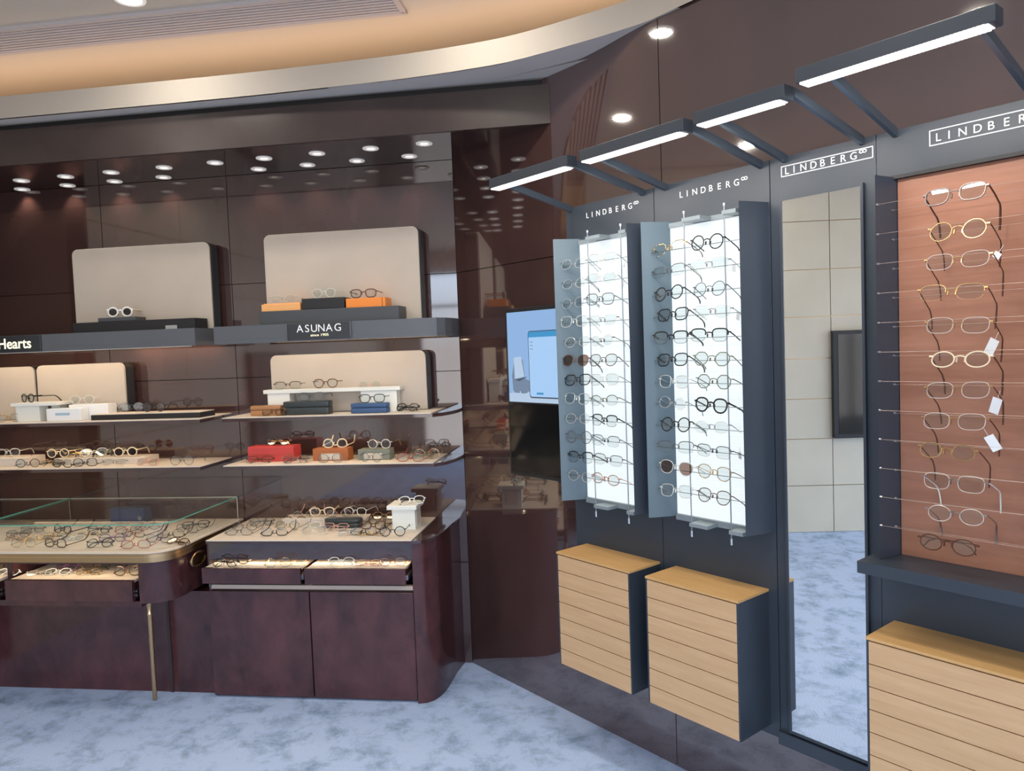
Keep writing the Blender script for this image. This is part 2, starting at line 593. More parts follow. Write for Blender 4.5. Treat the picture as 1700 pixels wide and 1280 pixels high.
# front (street) wall with shop windows, side wall closing the room
mb = MB()
mb.box(-2.7, -2.1, -7.15, -7.0, 0, 3.0); mb.box(2.9, 3.4, -7.15, -7.0, 0, 3.0)
mb.box(-2.1, 2.9, -7.15, -7.0, 2.72, 3.0); mb.box(-2.1, 2.9, -7.15, -7.0, 0, .12)
structure('wall_front', mb, 'cream_wall')
mb = MB()
mb.box(3.08, 3.23, -7.0, -6.0, 0, 3.0); mb.box(3.08, 3.23, -4.0, -2.70, 0, 3.0); mb.box(3.08, 3.23, -6.0, -4.0, 0, .3); mb.box(3.08, 3.23, -6.0, -4.0, 2.5, 3.0)
structure('wall_side', mb, 'cream_wall')
mb = MB()
for x in (-2.1, -.45, 1.2, 2.86): mb.box(x, x + .045, -7.10, -7.03, .12, 2.72)
mb.box(-2.1, 2.9, -7.10, -7.03, 2.2, 2.24); mb.box(-2.1, 2.9, -7.10, -7.03, .12, .17); mb.box(-2.1, 2.9, -7.10, -7.03, 2.68, 2.72)
structure('window_1', mb, 'black_matte')
wp = structure('window_2', MB().box(-2.1, 2.9, -7.07, -7.064, .12, 2.72), 'pane')
mb = MB()
for y in (-6.0, -5.02, -4.04): mb.box(3.12, 3.19, y, y + .04, .3, 2.5)
mb.box(3.12, 3.19, -6.0, -4.0, .3, .34); mb.box(3.12, 3.19, -6.0, -4.0, 2.46, 2.5)
structure('window_3', mb, 'black_matte')
structure('window_4', MB().box(3.152, 3.158, -6.0, -4.0, .3, 2.5), 'pane')
# dark wall screen opposite the mirror
ts = Thing('wall_screen', 'dark switched-off screen on the cream wall, seen only in the tall mirror', 'screen', (-2.55, -3.1, .77))
mb = MB().box(-2.549, -2.50, -3.52, -2.745, .77, 1.63)
ts.part('frame', mb, 'black_matte', bevel=.004)
ts.part('screen', MB().box(-2.50, -2.497, -3.49, -2.785, .80, 1.60), 'black_gloss')

# portals + daylight
for nm, loc, rot, sx, sy in [('window_daylight', (.4, -7.0, 1.42), (PI / 2, 0, 0), 5.0, 2.6), ('side_window_daylight', (3.07, -5.0, 1.4), (PI / 2, 0, PI / 2), 2.0, 2.2)]:
    l = D.lights.new(nm, 'AREA'); l.shape = 'RECTANGLE'; l.size = sx; l.size_y = sy
    l.cycles.is_portal = True
    o = D.objects.new(nm, l); COL.objects.link(o); o.location = loc; o.rotation_euler = rot

# ================================================================== RIGHT WALL (t, y=-e, z)
ZT, ZP0 = 2.15, .30


def oo(th, x, z, r, mat, y):
    mb = MB()
    for k in (-1, 1):
        mb.tube([(x + k * r * .95 + r * math.cos(a * PI / 8), y, z + r * .8 * math.sin(a * PI / 8)) for a in range(16)], .0016, 5, True)
    return th.part('emblem', mb, mat)


LOFF = [0, .030, .054, .089, .122, .157, .189, .219]


def brand(th, t0, z, sc, mat, box=None):
    """letters set one by one at the photo's wide pitch, with the small ring sign after them"""
    y = -.0405
    pl = None
    if box:
        t_0, t_1, z0, z1 = box
        mb = MB()
        w = .0013
        mb.box(t_0, t_1, y, y - .001, z0, z0 + w * 2); mb.box(t_0, t_1, y, y - .001, z1 - w * 2, z1); mb.box(t_0, t_0 + w * 2, y, y - .001, z0, z1); mb.box(t_1 - w * 2, t_1, y, y - .001, z0, z1)
        pl = th.part('sign_outline', mb, 'letter_steel')
    th.letters('lettering', 'LINDBERG', .0205, [t0 + sc * q for q in LOFF], y - .0002, z, mat)
    oo(th, t0 + sc * .2585, z + .0175, .0055 * sc, mat, y - .001)


disp_desc = {1: 'beside the wall-mounted screen', 2: 'beside the tall mirror'}
WIRES = {}


def light_display(k, t0, t1, a, b_, tx):
    th = Thing('eyewear_display', 'slate wall display with white lit panel and wire rows ' + disp_desc[k], 'display', ((t0 + t1) / 2, -.02, ZP0), 'R', 'eyewear wall displays')
    th.part('back_panel', MB().box(t0 + .0015, t1 - .0015, -.0005, -.04, ZP0, ZT), 'slate_metal')
    brand(th, tx, 2.094, 1.0, 'letter_white')
    th.part('light_panel', MB().box(a + .001, b_ - .076, -.0402, -.0575, .985, 2.008), 'light_panel')
    la, lb, ra, rb = a - .053, a - .080, b_ - .028, b_ + .006
    th.part('wing', MB().prism([(a, -.0402), (a, -.058), (la, -.15), (lb, -.0402)], .975, 2.016), 'slate_lit', label='slate left side fin, coloured pale as if lit')
    th.part('wing', MB().prism([(rb, -.0402), (ra, -.15), (ra - .046, -.058), (ra - .046, -.0402)], .975, 2.022), 'slate_wing', label='slate right side fin')  # shadow side: shade put into the darker slate
    b_ = ra - .046
    r1, r2 = (1.034, 1.203) if k == 1 else (1.488, 1.646)
    for rt in (r1, r2):
        th.part('rod', MB().cyl((rt, -.12, .952), (rt, -.12, 2.022), .0022, 8), 'wire_steel')
        for z in (.972, 2.0):
            br = th.part('bracket', MB().box(rt - .004, min(rt + .07, b_ + .02), -.0585, -.128, z - .006, z + .006), 'bracket_grey')
        th.part('rod_end', MB().cyl((rt, -.12, .93), (rt, -.12, .951), .0045, 8).cyl((rt, -.12, 2.022), (rt, -.12, 2.03), .004, 8), 'steel')
    th.part('rail', MB().box(a + .004, b_ - .004, -.058, -.068, 1.992, 2.008), 'bracket_grey')
    th.part('rail', MB().box(a + .004, b_ - .004, -.058, -.07, .965, .985), 'bracket_grey')
    zs = [1.908 - .0755 * i for i in range(12)]
    for z in zs:
        th.part('wire', MB().cyl((a - .034, -.12, z), (b_ + .029, -.12, z), .0011, 6), 'wire_steel')
    WIRES[k] = zs
    return th


light_display(1, .835, 1.295, .926, 1.287, .954)
light_display(2, 1.295, 1.76, 1.378, 1.748, 1.412)

# mirror panel
th = Thing('mirror_panel', 'tall mirror in a slate panel reflecting a cream wall and blue carpet', 'mirror', (1.925, -.02, ZP0), 'R')
th.part('back_panel', MB().box(1.7615, 2.0905, -.0005, -.04, ZP0, ZT), 'slate_metal')
th.part('sill', MB().box(1.7615, 2.0905, -.0005, -.055, ZP0 - .012, ZP0 + .03), 'slate_metal')
mb = MB()
mx0, mx1, mz0, mz1 = 1.806, 2.05, .345, 2.016
mb.box(mx0 - .008, mx0, -.0402, -.052, mz0 - .008, mz1 + .008); mb.box(mx1, mx1 + .008, -.0402, -.052, mz0 - .008, mz1 + .008)
mb.box(mx0, mx1, -.0402, -.052, mz0 - .008, mz0); mb.box(mx0, mx1, -.0402, -.052, mz1, mz1 + .008)
th.part('mirror_frame', mb, 'slate_metal')
th.part('mirror_glass', MB().box(mx0, mx1, -.0402, -.050, mz0, mz1), 'mirror')
brand(th, 1.814, 2.0955, .93, 'letter_white', (1.80, 2.083, 2.089, 2.122))

# copper-coloured board display
P4a, P4b = 2.092, 2.56
th = Thing('eyewear_display', 'slate wall display with reddish wood board and wire rows right of the mirror', 'display', (2.33, -.02, ZP0), 'R', 'eyewear wall displays')
th.part('back_panel', MB().box(P4a, P4b, -.0005, -.04, ZP0, ZT), 'slate_metal')
brand(th, 2.248, 2.0955, 1.0, 'letter_white', (2.231, 2.545, 2.086, 2.127))
th.part('board', MB().box(2.157, 2.52, -.0402, -.06, .985, 2.012), 'copper_board')
th.part('wing', MB().prism([(2.155, -.0402), (2.155, -.06), (2.138, -.15), (2.095, -.0402)], .985, 2.018), 'slate_wing', label='slate left side fin')
th.part('wing', MB().prism([(2.556, -.0402), (2.537, -.15), (2.521, -.06), (2.521, -.0402)], .985, 2.018), 'slate_wing', label='slate right side fin')
th.part('header_shadow', MB().box(2.12, 2.54, -.0402, -.075, 2.0125, 2.022), 'black_matte')  # black strip painted in as the shadow line over the recessed board
th.part('ledge', MB().box(2.10, 2.556, -.0402, -.20, .952, .9845), 'slate_metal')
WIRES[4] = [1.940 - .0783 * i for i in range(12)]
for z in WIRES[4]:
    th.part('wire', MB().cyl((2.139, -.147, z), (2.536, -.147, z), .00045, 5), 'wire_faint')
    th.part('wire', MB().cyl((2.150, -.085, z - .012), (2.526, -.085, z - .012), .00045, 5), 'wire_faint')
mb = MB()
for z in WIRES[4]:
    mb.cyl((2.1395, -.147, z), (2.145, -.147, z), .003, 8).cyl((2.151, -.085, z - .012), (2.156, -.085, z - .012), .003, 8)
st = th.part('stud', mb, 'steel'); st['kind'] = 'stuff'

# neighbouring panel beyond the frame edge on the right
# lamps
lampsp = [('nearest the wall-mounted screen', .855, 1.275, .870, 1.245, 2.185), ('second from the wall-mounted screen', 1.33, 1.745, 1.35, 1.73, 2.185),
          ('above the tall mirror', 1.78, 2.055, 1.815, 2.053, 2.19), ('above the reddish wood board', 2.085, 2.52, 2.144, 2.475, 2.215)]
for dsc, a, b_, w0, w1, z in lampsp:
    th = Thing('picture_lamp', 'slate bar lamp on two thin arms, ' + dsc, 'lamp', ((a + b_) / 2, -.02, ZT), 'R', 'bar lamps over the wall displays')
    y0, y1 = -.40, -.445
    mb = MB().box(a, b_, y0, y1, z, z + .036)
    th.part('lamp_bar', mb, 'slate_metal', bevel=.002)
    mb = MB()
    n = int((b_ - a - .03) / .0085)
    for i in range(n):
        x = a + .012 + i * (b_ - a - .03) / n
        mb.box(x, x + .0066, y0 - .006, y1 - .0012, z - .0045, z + .0)
    mb.box(a + .010, b_ - .014, y0 - .005, y1 + .002, z - .0015, z + .003)
    th.part('led_strip', mb, 'led_white')
    for w in (w0, w1):
        v = MB()
        xx = min(max(w, a + .03), b_ - .004)
        hw, hh = .006, .012
        vs = [(w - hw, -.0402, ZT - .02), (w + hw, -.0402, ZT - .02), (w + hw, -.0402, ZT + .004), (w - hw, -.0402, ZT + .004),
              (xx - hw, y0 + .002, z + .010), (xx + hw, y0 + .002, z + .010), (xx + hw, y0 + .002, z + .034), (xx - hw, y0 + .002, z + .034)]
        v.add(vs, [(0, 1, 2, 3), (4, 5, 6, 7), (0, 1, 5, 4), (1, 2, 6, 5), (2, 3, 7, 6), (3, 0, 4, 7)])
        th.part('arm', v, 'arm_metal')
    th.light('AREA', 'lamp_light', ((a + b_) / 2, -.425, z - .012), 5.5 * (b_ - a), (1, .95, .88), b_ - a - .04, .03, (math.radians(20), 0, 0))

# drawer cabinets
for dsc, a, b_, sx in [('left of the pair under the lit displays', .897, 1.278, 0), ('right of the pair, next to the tall mirror', 1.353, 1.727, 0), ('under the reddish wood board', 2.127, 2.56, 0)]:
    th = Thing('drawer_cabinet', 'wall-hung oak-fronted slate drawer cabinet, ' + dsc, 'cabinet', ((a + b_) / 2, -.12, .335), 'R', 'wall-hung drawer cabinets')
    z0, z1, e = .335, .785, .21
    mb = MB().box(a, b_, -.0405, -e + .012, z0, z1 - .008)
    th.part('carcass', mb, 'slate_metal')
    th.part('cabinet_top', MB().box(a - .001, b_ + .001, -.0405, -e - .001, z1 - .0075, z1), 'oak_top')
    th.part('side_edge', MB().box(a, a + .006, -e + .0125, -e, z0, z1 - .008), 'slate_metal')
    th.part('side_edge', MB().box(b_ - .006, b_, -e + .0125, -e, z0, z1 - .008), 'slate_metal')
    n = 7
    hgt = (z1 - .010 - z0) / n
    for i in range(n):
        th.part('drawer', MB().box(a + .0065, b_ - .0065, -e + .0125, -e, z0 + i * hgt + .0014, z0 + (i + 1) * hgt - .0014), 'oak')

# upright screen on the dark wall
th = Thing('wall_screen', 'upright black screen showing a pale room picture over a dark lower half', 'screen', (.58, -.02, 1.02), 'R')
a, b_ = .409, .84
th.part('screen_frame', MB().box(a, b_, -.0005, -.035, 1.02, 1.77), 'black_matte', bevel=.003)
th.part('lower_panel', MB().box(a + .012, b_ - .01, -.0352, -.0362, 1.035, 1.345), 'black_gloss')
sp = th.part('picture', MB().box(a + .014, b_ - .012, -.0352, -.0360, 1.352, 1.752), 'screen_sky')
y0, y1 = -.0361, -.0365
fl = lambda nm, pts, mt, k=0: th.part(nm, MB().prism_xz(pts, y0 - k * .0005, y1 - k * .0005), mt, parent=sp)
fl('picture_floor', [(a + .014, 1.352), (b_ - .012, 1.352), (b_ - .012, 1.40), (a + .014, 1.39)], 'screen_pale')
fl('picture_chair', [(.455, 1.395), (.53, 1.39), (.575, 1.40), (.60, 1.44), (.54, 1.455), (.525, 1.54), (.47, 1.545), (.448, 1.47)], 'screen_grey', 1)
fl('picture_cushion', [(.468, 1.455), (.535, 1.465), (.515, 1.555), (.465, 1.55)], 'screen_pale', 2)
fl('picture_shadow', [(.466, 1.452), (.50, 1.445), (.558, 1.466), (.50, 1.455)], 'screen_dark', 3)
mb = MB()
for x in (.452, .50, .556): mb.prism_xz([(x, 1.356), (x + .007, 1.356), (x + .007, 1.40), (x, 1.40)], y0 - .0015, y1 - .0015)
o = th.part('picture_chair_legs', mb, 'screen_pale', parent=sp); o['kind'] = 'stuff'
fl('picture_phone', round_rect(.568, .806, 1.372, 1.665, .014), 'screen_dark', 3)
fl('picture_phone_page', round_rect(.572, .802, 1.378, 1.661, .012), 'screen_white', 4)
fl('picture_phone_header', [(.572, 1.637), (.802, 1.637), (.802, 1.655), (.793, 1.661), (.581, 1.661), (.572, 1.655)], 'screen_blue', 5)
fl('picture_phone_button', round_rect(.615, .66, 1.388, 1.397, .004), 'screen_blue', 5)
mb = MB()
for z in (1.615, 1.60, 1.585): mb.prism_xz([(.582, z), (.60, z), (.60, z + .003), (.582, z + .003)], y0 - .0026, y1 - .0026)
th.part('picture_phone_lines', mb, 'screen_grey', parent=sp)

# ================================================================== LEFT UNIT (X, y=-d, z)
# two rows of spotlights in the niche ceiling
front = [(40, 301), (112, 294), (190, 288), (275, 279), (359, 271), (441, 264), (527, 255), (615, 246), (704, 238)]
rear = [(40, 315), (113, 308), (190, 301), (271, 294), (350, 288), (430, 281), (511, 274), (593, 267), (678, 258)]
ordw = ['first', 'second', 'third', 'fourth', 'fifth', 'sixth', 'seventh', 'eighth', 'ninth', 'tenth', 'eleventh', 'twelfth', 'thirteenth', 'fourteenth', 'fifteenth', 'sixteenth', 'seventeenth', 'eighteenth', 'nineteenth', 'twentieth']
proto = None
for row, pts, dd in (('front', front, .26), ('rear', rear, .085)):
    for i, q in enumerate(pts):
        if row == 'rear' and i == 4: continue
        X = at_z(*q, ZN).x
        Y = -(.205 + .115 * (X + 2.2) / 2.1) if row == 'front' else -(.04 + .085 * (X + 2.2) / 2.1)
        j = i if (row == 'front' or i < 4) else i - 1
        lab = 'small recessed spotlight with white ring, %s row over the shelves, %s from the left' % (row, ordw[j])
        th = Thing('ceiling_spotlight', lab, 'spotlight', (X, Y, ZN), 'L', 'spotlights in the niche ceiling')
        if proto is None:
            mb = MB().lathe([(.022, ZN + .0), (.023, ZN - .004), (.036, ZN - .004), (.038, ZN - .0005)], X, Y, 20)
            ring = th.part('ring', mb, 'chrome_ring', smooth=True)
            mb = MB().lathe([(.0215, ZN - .0005), (.0, ZN - .0005)], X, Y, 20)
            baf = th.part('baffle', mb, 'baffle_white')
            mb = MB()
            for kx in (-.009, .009):
                mb.lathe([(.008, ZN - .0012), (.0, ZN - .0028)], X + kx, Y, 10)
            lens = th.part('lens', mb, 'spot_lens')
            proto = (ring, baf, lens)
        else:
            for pr in proto:
                c = pr.copy(); COL.objects.link(c); c.parent = th.o
        th.light('SPOT', 'spotlight_beam', (X, Y, ZN - .012), 2.2, (1, .83, .64), .02, rot=(math.radians(-12 if row == 'front' else 3), 0, 0), spot=math.radians(105), blend=.8)

# fascia beams carrying the signs
ARCR = [(-.08, -.30), (-.045, -.285), (-.015, -.24), (.0, -.17), (.01, -.08), (.005, -.001)]
th = Thing('sign_shelf', 'grey beam shelf with an engraved name sign, under the cream board by the corner', 'shelf', (-.57, -.15, 1.66), group='grey beam shelves with signs')
th.part('beam', MB().prism([(-1.137, -.0005), (-1.137, -.30)] + ARCR, 1.682, 1.747).prism([(-1.137, -.289), (-1.137, -.30)] + ARCR + [(.0, -.06), (-.012, -.17), (-.026, -.235), (-.052, -.274), (-.083, -.289)], 1.662, 1.6818), 'grey_beam')
sp = th.part('sign_plate', MB().box(-.762, -.454, -.3003, -.306, 1.670, 1.745), 'sign_plate', bevel=.0015)
th.part('sign_rim', MB().box(-.767, -.762, -.3003, -.309, 1.668, 1.747).box(-.454, -.449, -.3003, -.309, 1.668, 1.747), 'grey_beam')
th.letters('lettering', 'ASUNAG', .034, [-.716, -.673, -.644, -.609, -.572, -.529], -.3062, 1.704, 'letter_white', parent=sp)
th.letters('small_lettering', 'since 1905', .0115, (-.648, -.560), -.3062, 1.683, 'letter_lit', parent=sp)
th.part('light_housing', MB().box(-1.10, -.12, -.262, -.280, 1.6795, 1.6818), 'grey_beam')
th.light('AREA', 'under_shelf_light', (-.6, -.271, 1.678), 2.0, (1, .76, .50), .98, .014, (math.radians(38), 0, 0))
th = Thing('sign_shelf', 'grey beam shelf with a glowing Hearts sign at the left', 'shelf', (-2.1, -.15, 1.66), group='grey beam shelves with signs')
th.part('beam', MB().box(-4.5, -1.235, -.0005, -.30, 1.682, 1.747).box(-4.5, -1.235, -.289, -.30, 1.662, 1.6818).box(-1.246, -1.235, -.0005, -.289, 1.662, 1.6818), 'grey_beam')
sp = th.part('sign_plate', MB().box(-2.62, -2.052, -.3003, -.308, 1.664, 1.745), 'sign_plate', bevel=.002)
th.letters('lettering', 'Hearts', .050, (-2.285, -2.104), -.3082, 1.683, 'letter_lit', parent=sp, ext=.001, bold=.012)
th.part('pale_lip_strip', MB().box(-4.5, -1.26, -.2895, -.2985, 1.659, 1.6618), 'glass_edge_light')  # unlit pale strip for the beam's lower lip, not a lamp
th.part('under_light', MB().box(-1.75, -1.26, -.04, -.052, 1.6785, 1.6818), 'led_warm')
th.light('AREA', 'board_light', (-2.1, -.271, 1.678), 2.0, (1, .76, .50), 1.0, .014, (math.radians(38), 0, 0))
th.light('AREA', 'under_shelf_light', (-1.5, -.046, 1.677), .8, (1, .74, .46), .48, .012, (0, 0, 0))

# cream backdrop boards
boards = [('large cream backdrop board with round corners, upper left, behind white sunglasses', -2.012, -1.25, 1.7475, 2.186, .10, 'L'),
          ('large cream backdrop board with round corners, behind the orange and black boxes', -.957, -.163, 1.7475, 2.201, .10, 'L'),
          ('low cream backdrop board behind the white bench and blue case', -.955, -.152, 1.3085, 1.600, .10, 'L'),
          ('low cream backdrop board behind the white boxes, left of the bare wood panel', -2.262, -1.757, 1.3085, 1.593, .10, 'L'),
          ('low cream backdrop board cut by the left picture edge', -2.80, -2.276, 1.3085, 1.59, .10, 'L')]
for lab, x0, x1, z0, z1, d, fr in boards:
    th = Thing('backdrop_board', lab, 'board', ((x0 + x1) / 2, -.07, z0), group='cream backdrop boards')
    rr = round_rect(x0, x1, z0, z1, .032, .001)
    th.part('body', MB().prism_xz([(x + .006, z) for x, z in rr], -.03, -d + .014), 'black_matte')
    ins = round_rect(x0, x1, z0, z1, .032, .001)
    th.part('face', MB().prism_xz(ins, -d + .0135, -d), 'cream_board', bevel=.003)

# glass-fronted shelves: dark wood with cream inlay
ARCS = [(-.08, -.30), (-.04, -.25), (-.01, -.16), (.0, -.08), (.0, -.001)]


def shelf(lab, outline, inlay, z, th_=.02, lit=None):
    t_ = Thing('display_shelf', lab, 'shelf', (sum(p[0] for p in outline) / len(outline), -.15, z - th_), group='display shelves')
    t_.part('shelf_board', MB().prism(outline, z - th_, z - .004), 'wood_counter')
    t_.part('inlay', MB().prism(inlay, z - .0038, z), 'cream_tray')
    if lit:
        a, b_, w = lit
        t_.part('under_light', MB().box(a, b_, -.20, -.212, z - th_ - .004, z - th_ - .0002), 'led_warm')  # strip added out of view to brighten the shelf below
        t_.light('AREA', 'under_shelf_light', ((a + b_) / 2, -.206, z - th_ - .006), w, (1, .76, .50), b_ - a, .012, (0, 0, 0))
    return t_


ZS2, ZS3 = 1.308, 1.076
shelf('dark shelf with cream top carrying the white bench, under the grey beam by the corner', [(-1.12, -.0005), (-1.12, -.30)] + ARCS, [(-1.12, -.001), (-1.12, -.302), (-.085, -.302), (-.085, -.001)], ZS2, lit=(-1.08, -.15, .9))
shelf('dark shelf with cream top carrying the red, orange and green boxes', [(-1.127, -.0005), (-1.127, -.30)] + ARCS, [(-1.127, -.001), (-1.127, -.302), (-.085, -.302), (-.085, -.001)], ZS3, lit=(-1.08, -.15, .8))
shelf('dark shelf with cream top carrying white boxes and a black platform', [(-4.5, -.0005), (-4.5, -.30), (-1.235, -.30), (-1.235, -.0005)], [(-4.5, -.001), (-4.5, -.302), (-1.232, -.302), (-1.232, -.001)], ZS2, lit=(-2.6, -1.28, 1.3))
t3 = shelf('dark shelf with cream top carrying the long cream riser', [(-4.5, -.0005), (-4.5, -.30), (-1.247, -.30), (-1.247, -.0005)], [(-4.5, -.001), (-4.5, -.302), (-1.244, -.302), (-1.244, -.001)], ZS3, lit=(-2.6, -1.28, 1.0))
# cabinet with two doors, drawers and curved end
ZD = .752
th = Thing('display_cabinet', 'dark glossy display cabinet with two doors, two open drawers and rounded end', 'cabinet', (-.62, -.22, 0))
END = [(-.157, -.452), (-.125, -.444), (-.098, -.418), (-.078, -.375), (-.066, -.325), (-.060, -.26), (-.055, -.12), (-.045, -.03), (-.04, -.001)]
th.part('carcass', MB().box(-1.16, -.165, -.0005, -.425, .0, .52).box(-1.16, -.165, -.0005, -.15, .52, .735).box(-1.16, -1.15, -.15, -.43, .52, .735).box(-1.15, -.165, -.15, -.43, .655, .735), 'wood')
th.part('end_column', MB().prism([(-.163, -.001), (-.163, -.4535)] + END, .0, .7355), 'wood_doors', smooth=True)
th.part('door', MB().box(-1.155, -.663, -.4255, -.445, .012, .508), 'wood_doors', bevel=.0015)
th.part('door', MB().box(-.657, -.168, -.4255, -.445, .012, .508), 'wood_doors', bevel=.0015)
th.part('ledge', MB().box(-1.135, -.1655, -.4305, -.452, .522, .541), 'ledge_beige')
CTOP = [(-1.148, -.0005), (-1.148, -.458), (-.157, -.458)] + [(x + .006, y - .006 if y < -.03 else y) for x, y in END[1:]]
th.part('countertop', MB().prism(CTOP, .736, ZD - .004), 'wood_counter')
th.part('inlay', MB().prism([(-1.146, -.002), (-1.146, -.46), (-.160, -.46), (-.160, -.002)], ZD - .0038, ZD), 'cream_tray')
for a, b_ in ((-1.150, -.672), (-.653, -.182)):
    dr = th.part('drawer', MB().box(a, b_, -.486, -.503, .562, .634).box(a + .006, b_ - .006, -.155, -.486, .57, .622), 'wood_doors', bevel=.001)
    th.part('drawer_tray', MB().box(a + .006, b_ - .006, -.16, -.4855, .6222, .632), 'cream_tray', parent=dr)
    th.part('drawer_runner', MB().box(b_ - .0055, b_ + .006, -.16, -.485, .578, .60), 'steel', parent=dr)

th.part('drawer_light', MB().box(-1.14, -.18, -.405, -.415, .6515, .6548), 'led_warm')
th.light('AREA', 'drawer_light_beam', (-.66, -.41, .650), .5, (1, .78, .52), .94, .01, (0, 0, 0))
# desk with open drawer
th = Thing('display_desk', 'dark wood display desk with brass edge band, thin brass leg and open drawer', 'desk', (-2.0, -.33, 0))


def desk_outline(ins, n=8):
    x1, y1 = -1.195 - ins, -.668 + ins
    r = .12
    return [(-4.5, -.0008), (-4.5, y1)] + arc(x1 - r - .012, y1 + r, r, 270, 352, n) + [(x1, -.0008)]


th.part('inlay', MB().prism(desk_outline(.004), .744, .750), 'cream_tray')
th.part('edge_band', MB().prism(desk_outline(0), .706, .7435), 'brass_band', smooth=True)
th.part('edge_rim', MB().prism(desk_outline(-.002), .7295, .7345), 'brass', smooth=True)
# body: leaves an opening for the drawers
x1, y1 = -1.215, -.645
r = .12
corner = arc(x1 - r - .012, y1 + r, r, 270, 352, 8)
th.part('body', MB().prism([(-1.368, -.02), (-1.368, y1)] + corner + [(x1, -.02)], .515, .7055)
        .prism([(-4.5, -.02), (-4.5, y1 + .01), (-1.3685, y1 + .01), (-1.3685, -.02)], .690, .7055)
        .prism([(-4.5, -.02), (-4.5, y1 + .01), (-1.3685, y1 + .01), (-1.3685, -.02)], .495, .521)
        .box(-4.5, -1.369, -.02, -.30, .521, .69).box(-2.06, -2.035, -.30, -.60, .521, .69), 'wood_doors', smooth=True)
th.part('plinth_panel', MB().box(-4.5, -1.17, -.02, -.405, .0, .494), 'wood_doors')
th.part('corner_post', MB().box(-1.40, -1.385, -.4055, -.412, .0, .494), 'wood_dark')
for a, b_ in ((-2.025, -1.392), (-3.1, -2.068)):
    dr = th.part('drawer', MB().box(a, b_, -.640, -.660, .527, .621).box(a + .008, b_ - .008, -.31, -.64, .53, .606), 'wood_doors', bevel=.001)
    th.part('drawer_tray', MB().box(a + .008, b_ - .008, -.312, -.6395, .6062, .618), 'cream_tray', parent=dr)
    th.part('drawer_runner', MB().box(b_ - .0075, b_ + .008, -.32, -.638, .545, .556).box(b_ - .0075, b_ + .008, -.32, -.638, .565, .572), 'steel', parent=dr)
mb = MB().lathe([(0.0, .0005), (.0095, .0005), (.010, .02), (.012, .40), (.0135, .41), (.0135, .418), (.010, .425), (.014, .455), (.023, .494), (0, .494)], -1.428, -.494, 16)
th.part('leg', mb, 'brass', smooth=True)
mb = MB()
for sc_, yy in ((1, -1.2085), ):
    pts = []
    for k in range(20):
        a = 2 * PI * k / 20
        pts.append((-1.207, -.43 + .060 * math.cos(a), .657 + .032 * math.sin(a)))
    mb.tube(pts, .006, 8, True)
mb.box(-1.2145, -1.206, -.475, -.385, .64, .675)
th.part('handle', mb, 'brass', smooth=True)

th.part('drawer_light', MB().box(-2.9, -1.40, -.57, -.58, .6865, .6898), 'led_warm')
th.light('AREA', 'drawer_light_beam', (-2.15, -.575, .684), .75, (1, .78, .52), 1.48, .01, (0, 0, 0))
# glass cases on the desk
def pane_case(lab, x0, x1, rounded):
    th = Thing('glass_case', lab, 'display case', ((x0 + x1) / 2, -.3, .7502), group='glass cases on the desk')
    zt, yb, yf = .868, -.004, -.628
    r = .11
    if rounded:
        prof = [(x0, yf)] + arc(x1 - r - .01, yf + r, r, 270, 350, 10) + [(x1, yb)]
    else:
        prof = [(x0, yf), (x1, yf), (x1, yb)]
    top = prof + [(x0, yb)]
    th.part('top_pane', MB().prism(top, zt - .005, zt, 0, 1), ['glass', 'glass_edge'])
    mb = MB()
    ins = [(x - .001, y + .001) for x, y in prof]
    inn = [(x - .006, y + .006) for x, y in prof]
    inn[-1] = (prof[-1][0] - .006, prof[-1][1] - .001); ins[-1] = (prof[-1][0] - .001, prof[-1][1] - .001)
    ins[0] = (x0 + .001, prof[0][1] + .001); inn[0] = (x0 + .001, prof[0][1] + .006)
    mb.prism(ins + inn[::-1], .7505, zt - .0052)
    th.part('wall_pane', mb, 'glass')
    th.part('corner_strip', MB().box(x1 - .004, x1 - .001, yb - .004, yb - .001, .7505, zt - .0055), 'glass_edge_light')
    th.part('rear_strip', MB().box(x0 + .002, x1 - .005, yb - .003, yb - .0005, zt - .0045, zt - .0005), 'glass_edge_light')
    return th


pane_case('clear glass case with rounded corner on the desk, over rows of eyeglasses', -2.187, -1.222, True)
pane_case('clear glass case on the desk, cut by the left picture edge', -3.15, -2.193, False)

# ================================================================== loose boxes, risers, cases
def block(name, lab, cat, x0, x1, d0, d1, z0, z1, mat, bevel=.002, group=None, rz=0, parts=()):
    th = Thing(name, lab, cat, ((x0 + x1) / 2, -(d0 + d1) / 2, z0), group=group)
    th.part('body', MB().box(x0, x1, -d0, -d1, z0, z1), mat, bevel=bevel)
    for nm, b6, mt in parts:
        th.part(nm, MB().box(*b6), mt, bevel=.0008)
    if rz: th.o.rotation_euler = (0, 0, math.radians(rz))
    return th


ZB = 1.7472
block('display_platform', 'long low black platform under the white sunglasses, upper left', 'platform', -1.93, -1.27, .115, .235, ZB, ZB + .052, 'black_matte', parts=[('stand_foot', (-1.42, -1.36, -.2355, -.245, ZB, ZB + .02), 'steel')])
block('sunglasses_stand', 'small flat grey stand carrying the white sunglasses', 'stand', -1.795, -1.59, .14, .225, ZB + .0525, ZB + .072, 'grey_riser')
block('display_platform', 'long grey platform under the orange and black boxes', 'platform', -.93, -.235, .112, .24, ZB, ZB + .066, 'grey_riser')
zr = ZB + .0662
block('glasses_box', 'flat light orange box at the left of the grey platform', 'box', -.925, -.727, .125, .225, zr, zr + .034, 'tan_orange', parts=[('lid', (-.918, -.735, -.135, -.215, zr + .0342, zr + .038), 'tan_orange')])
block('glasses_box', 'black box in the middle of the grey platform', 'box', -.722, -.508, .115, .22, zr, zr + .054, 'black_matte', bevel=.003)
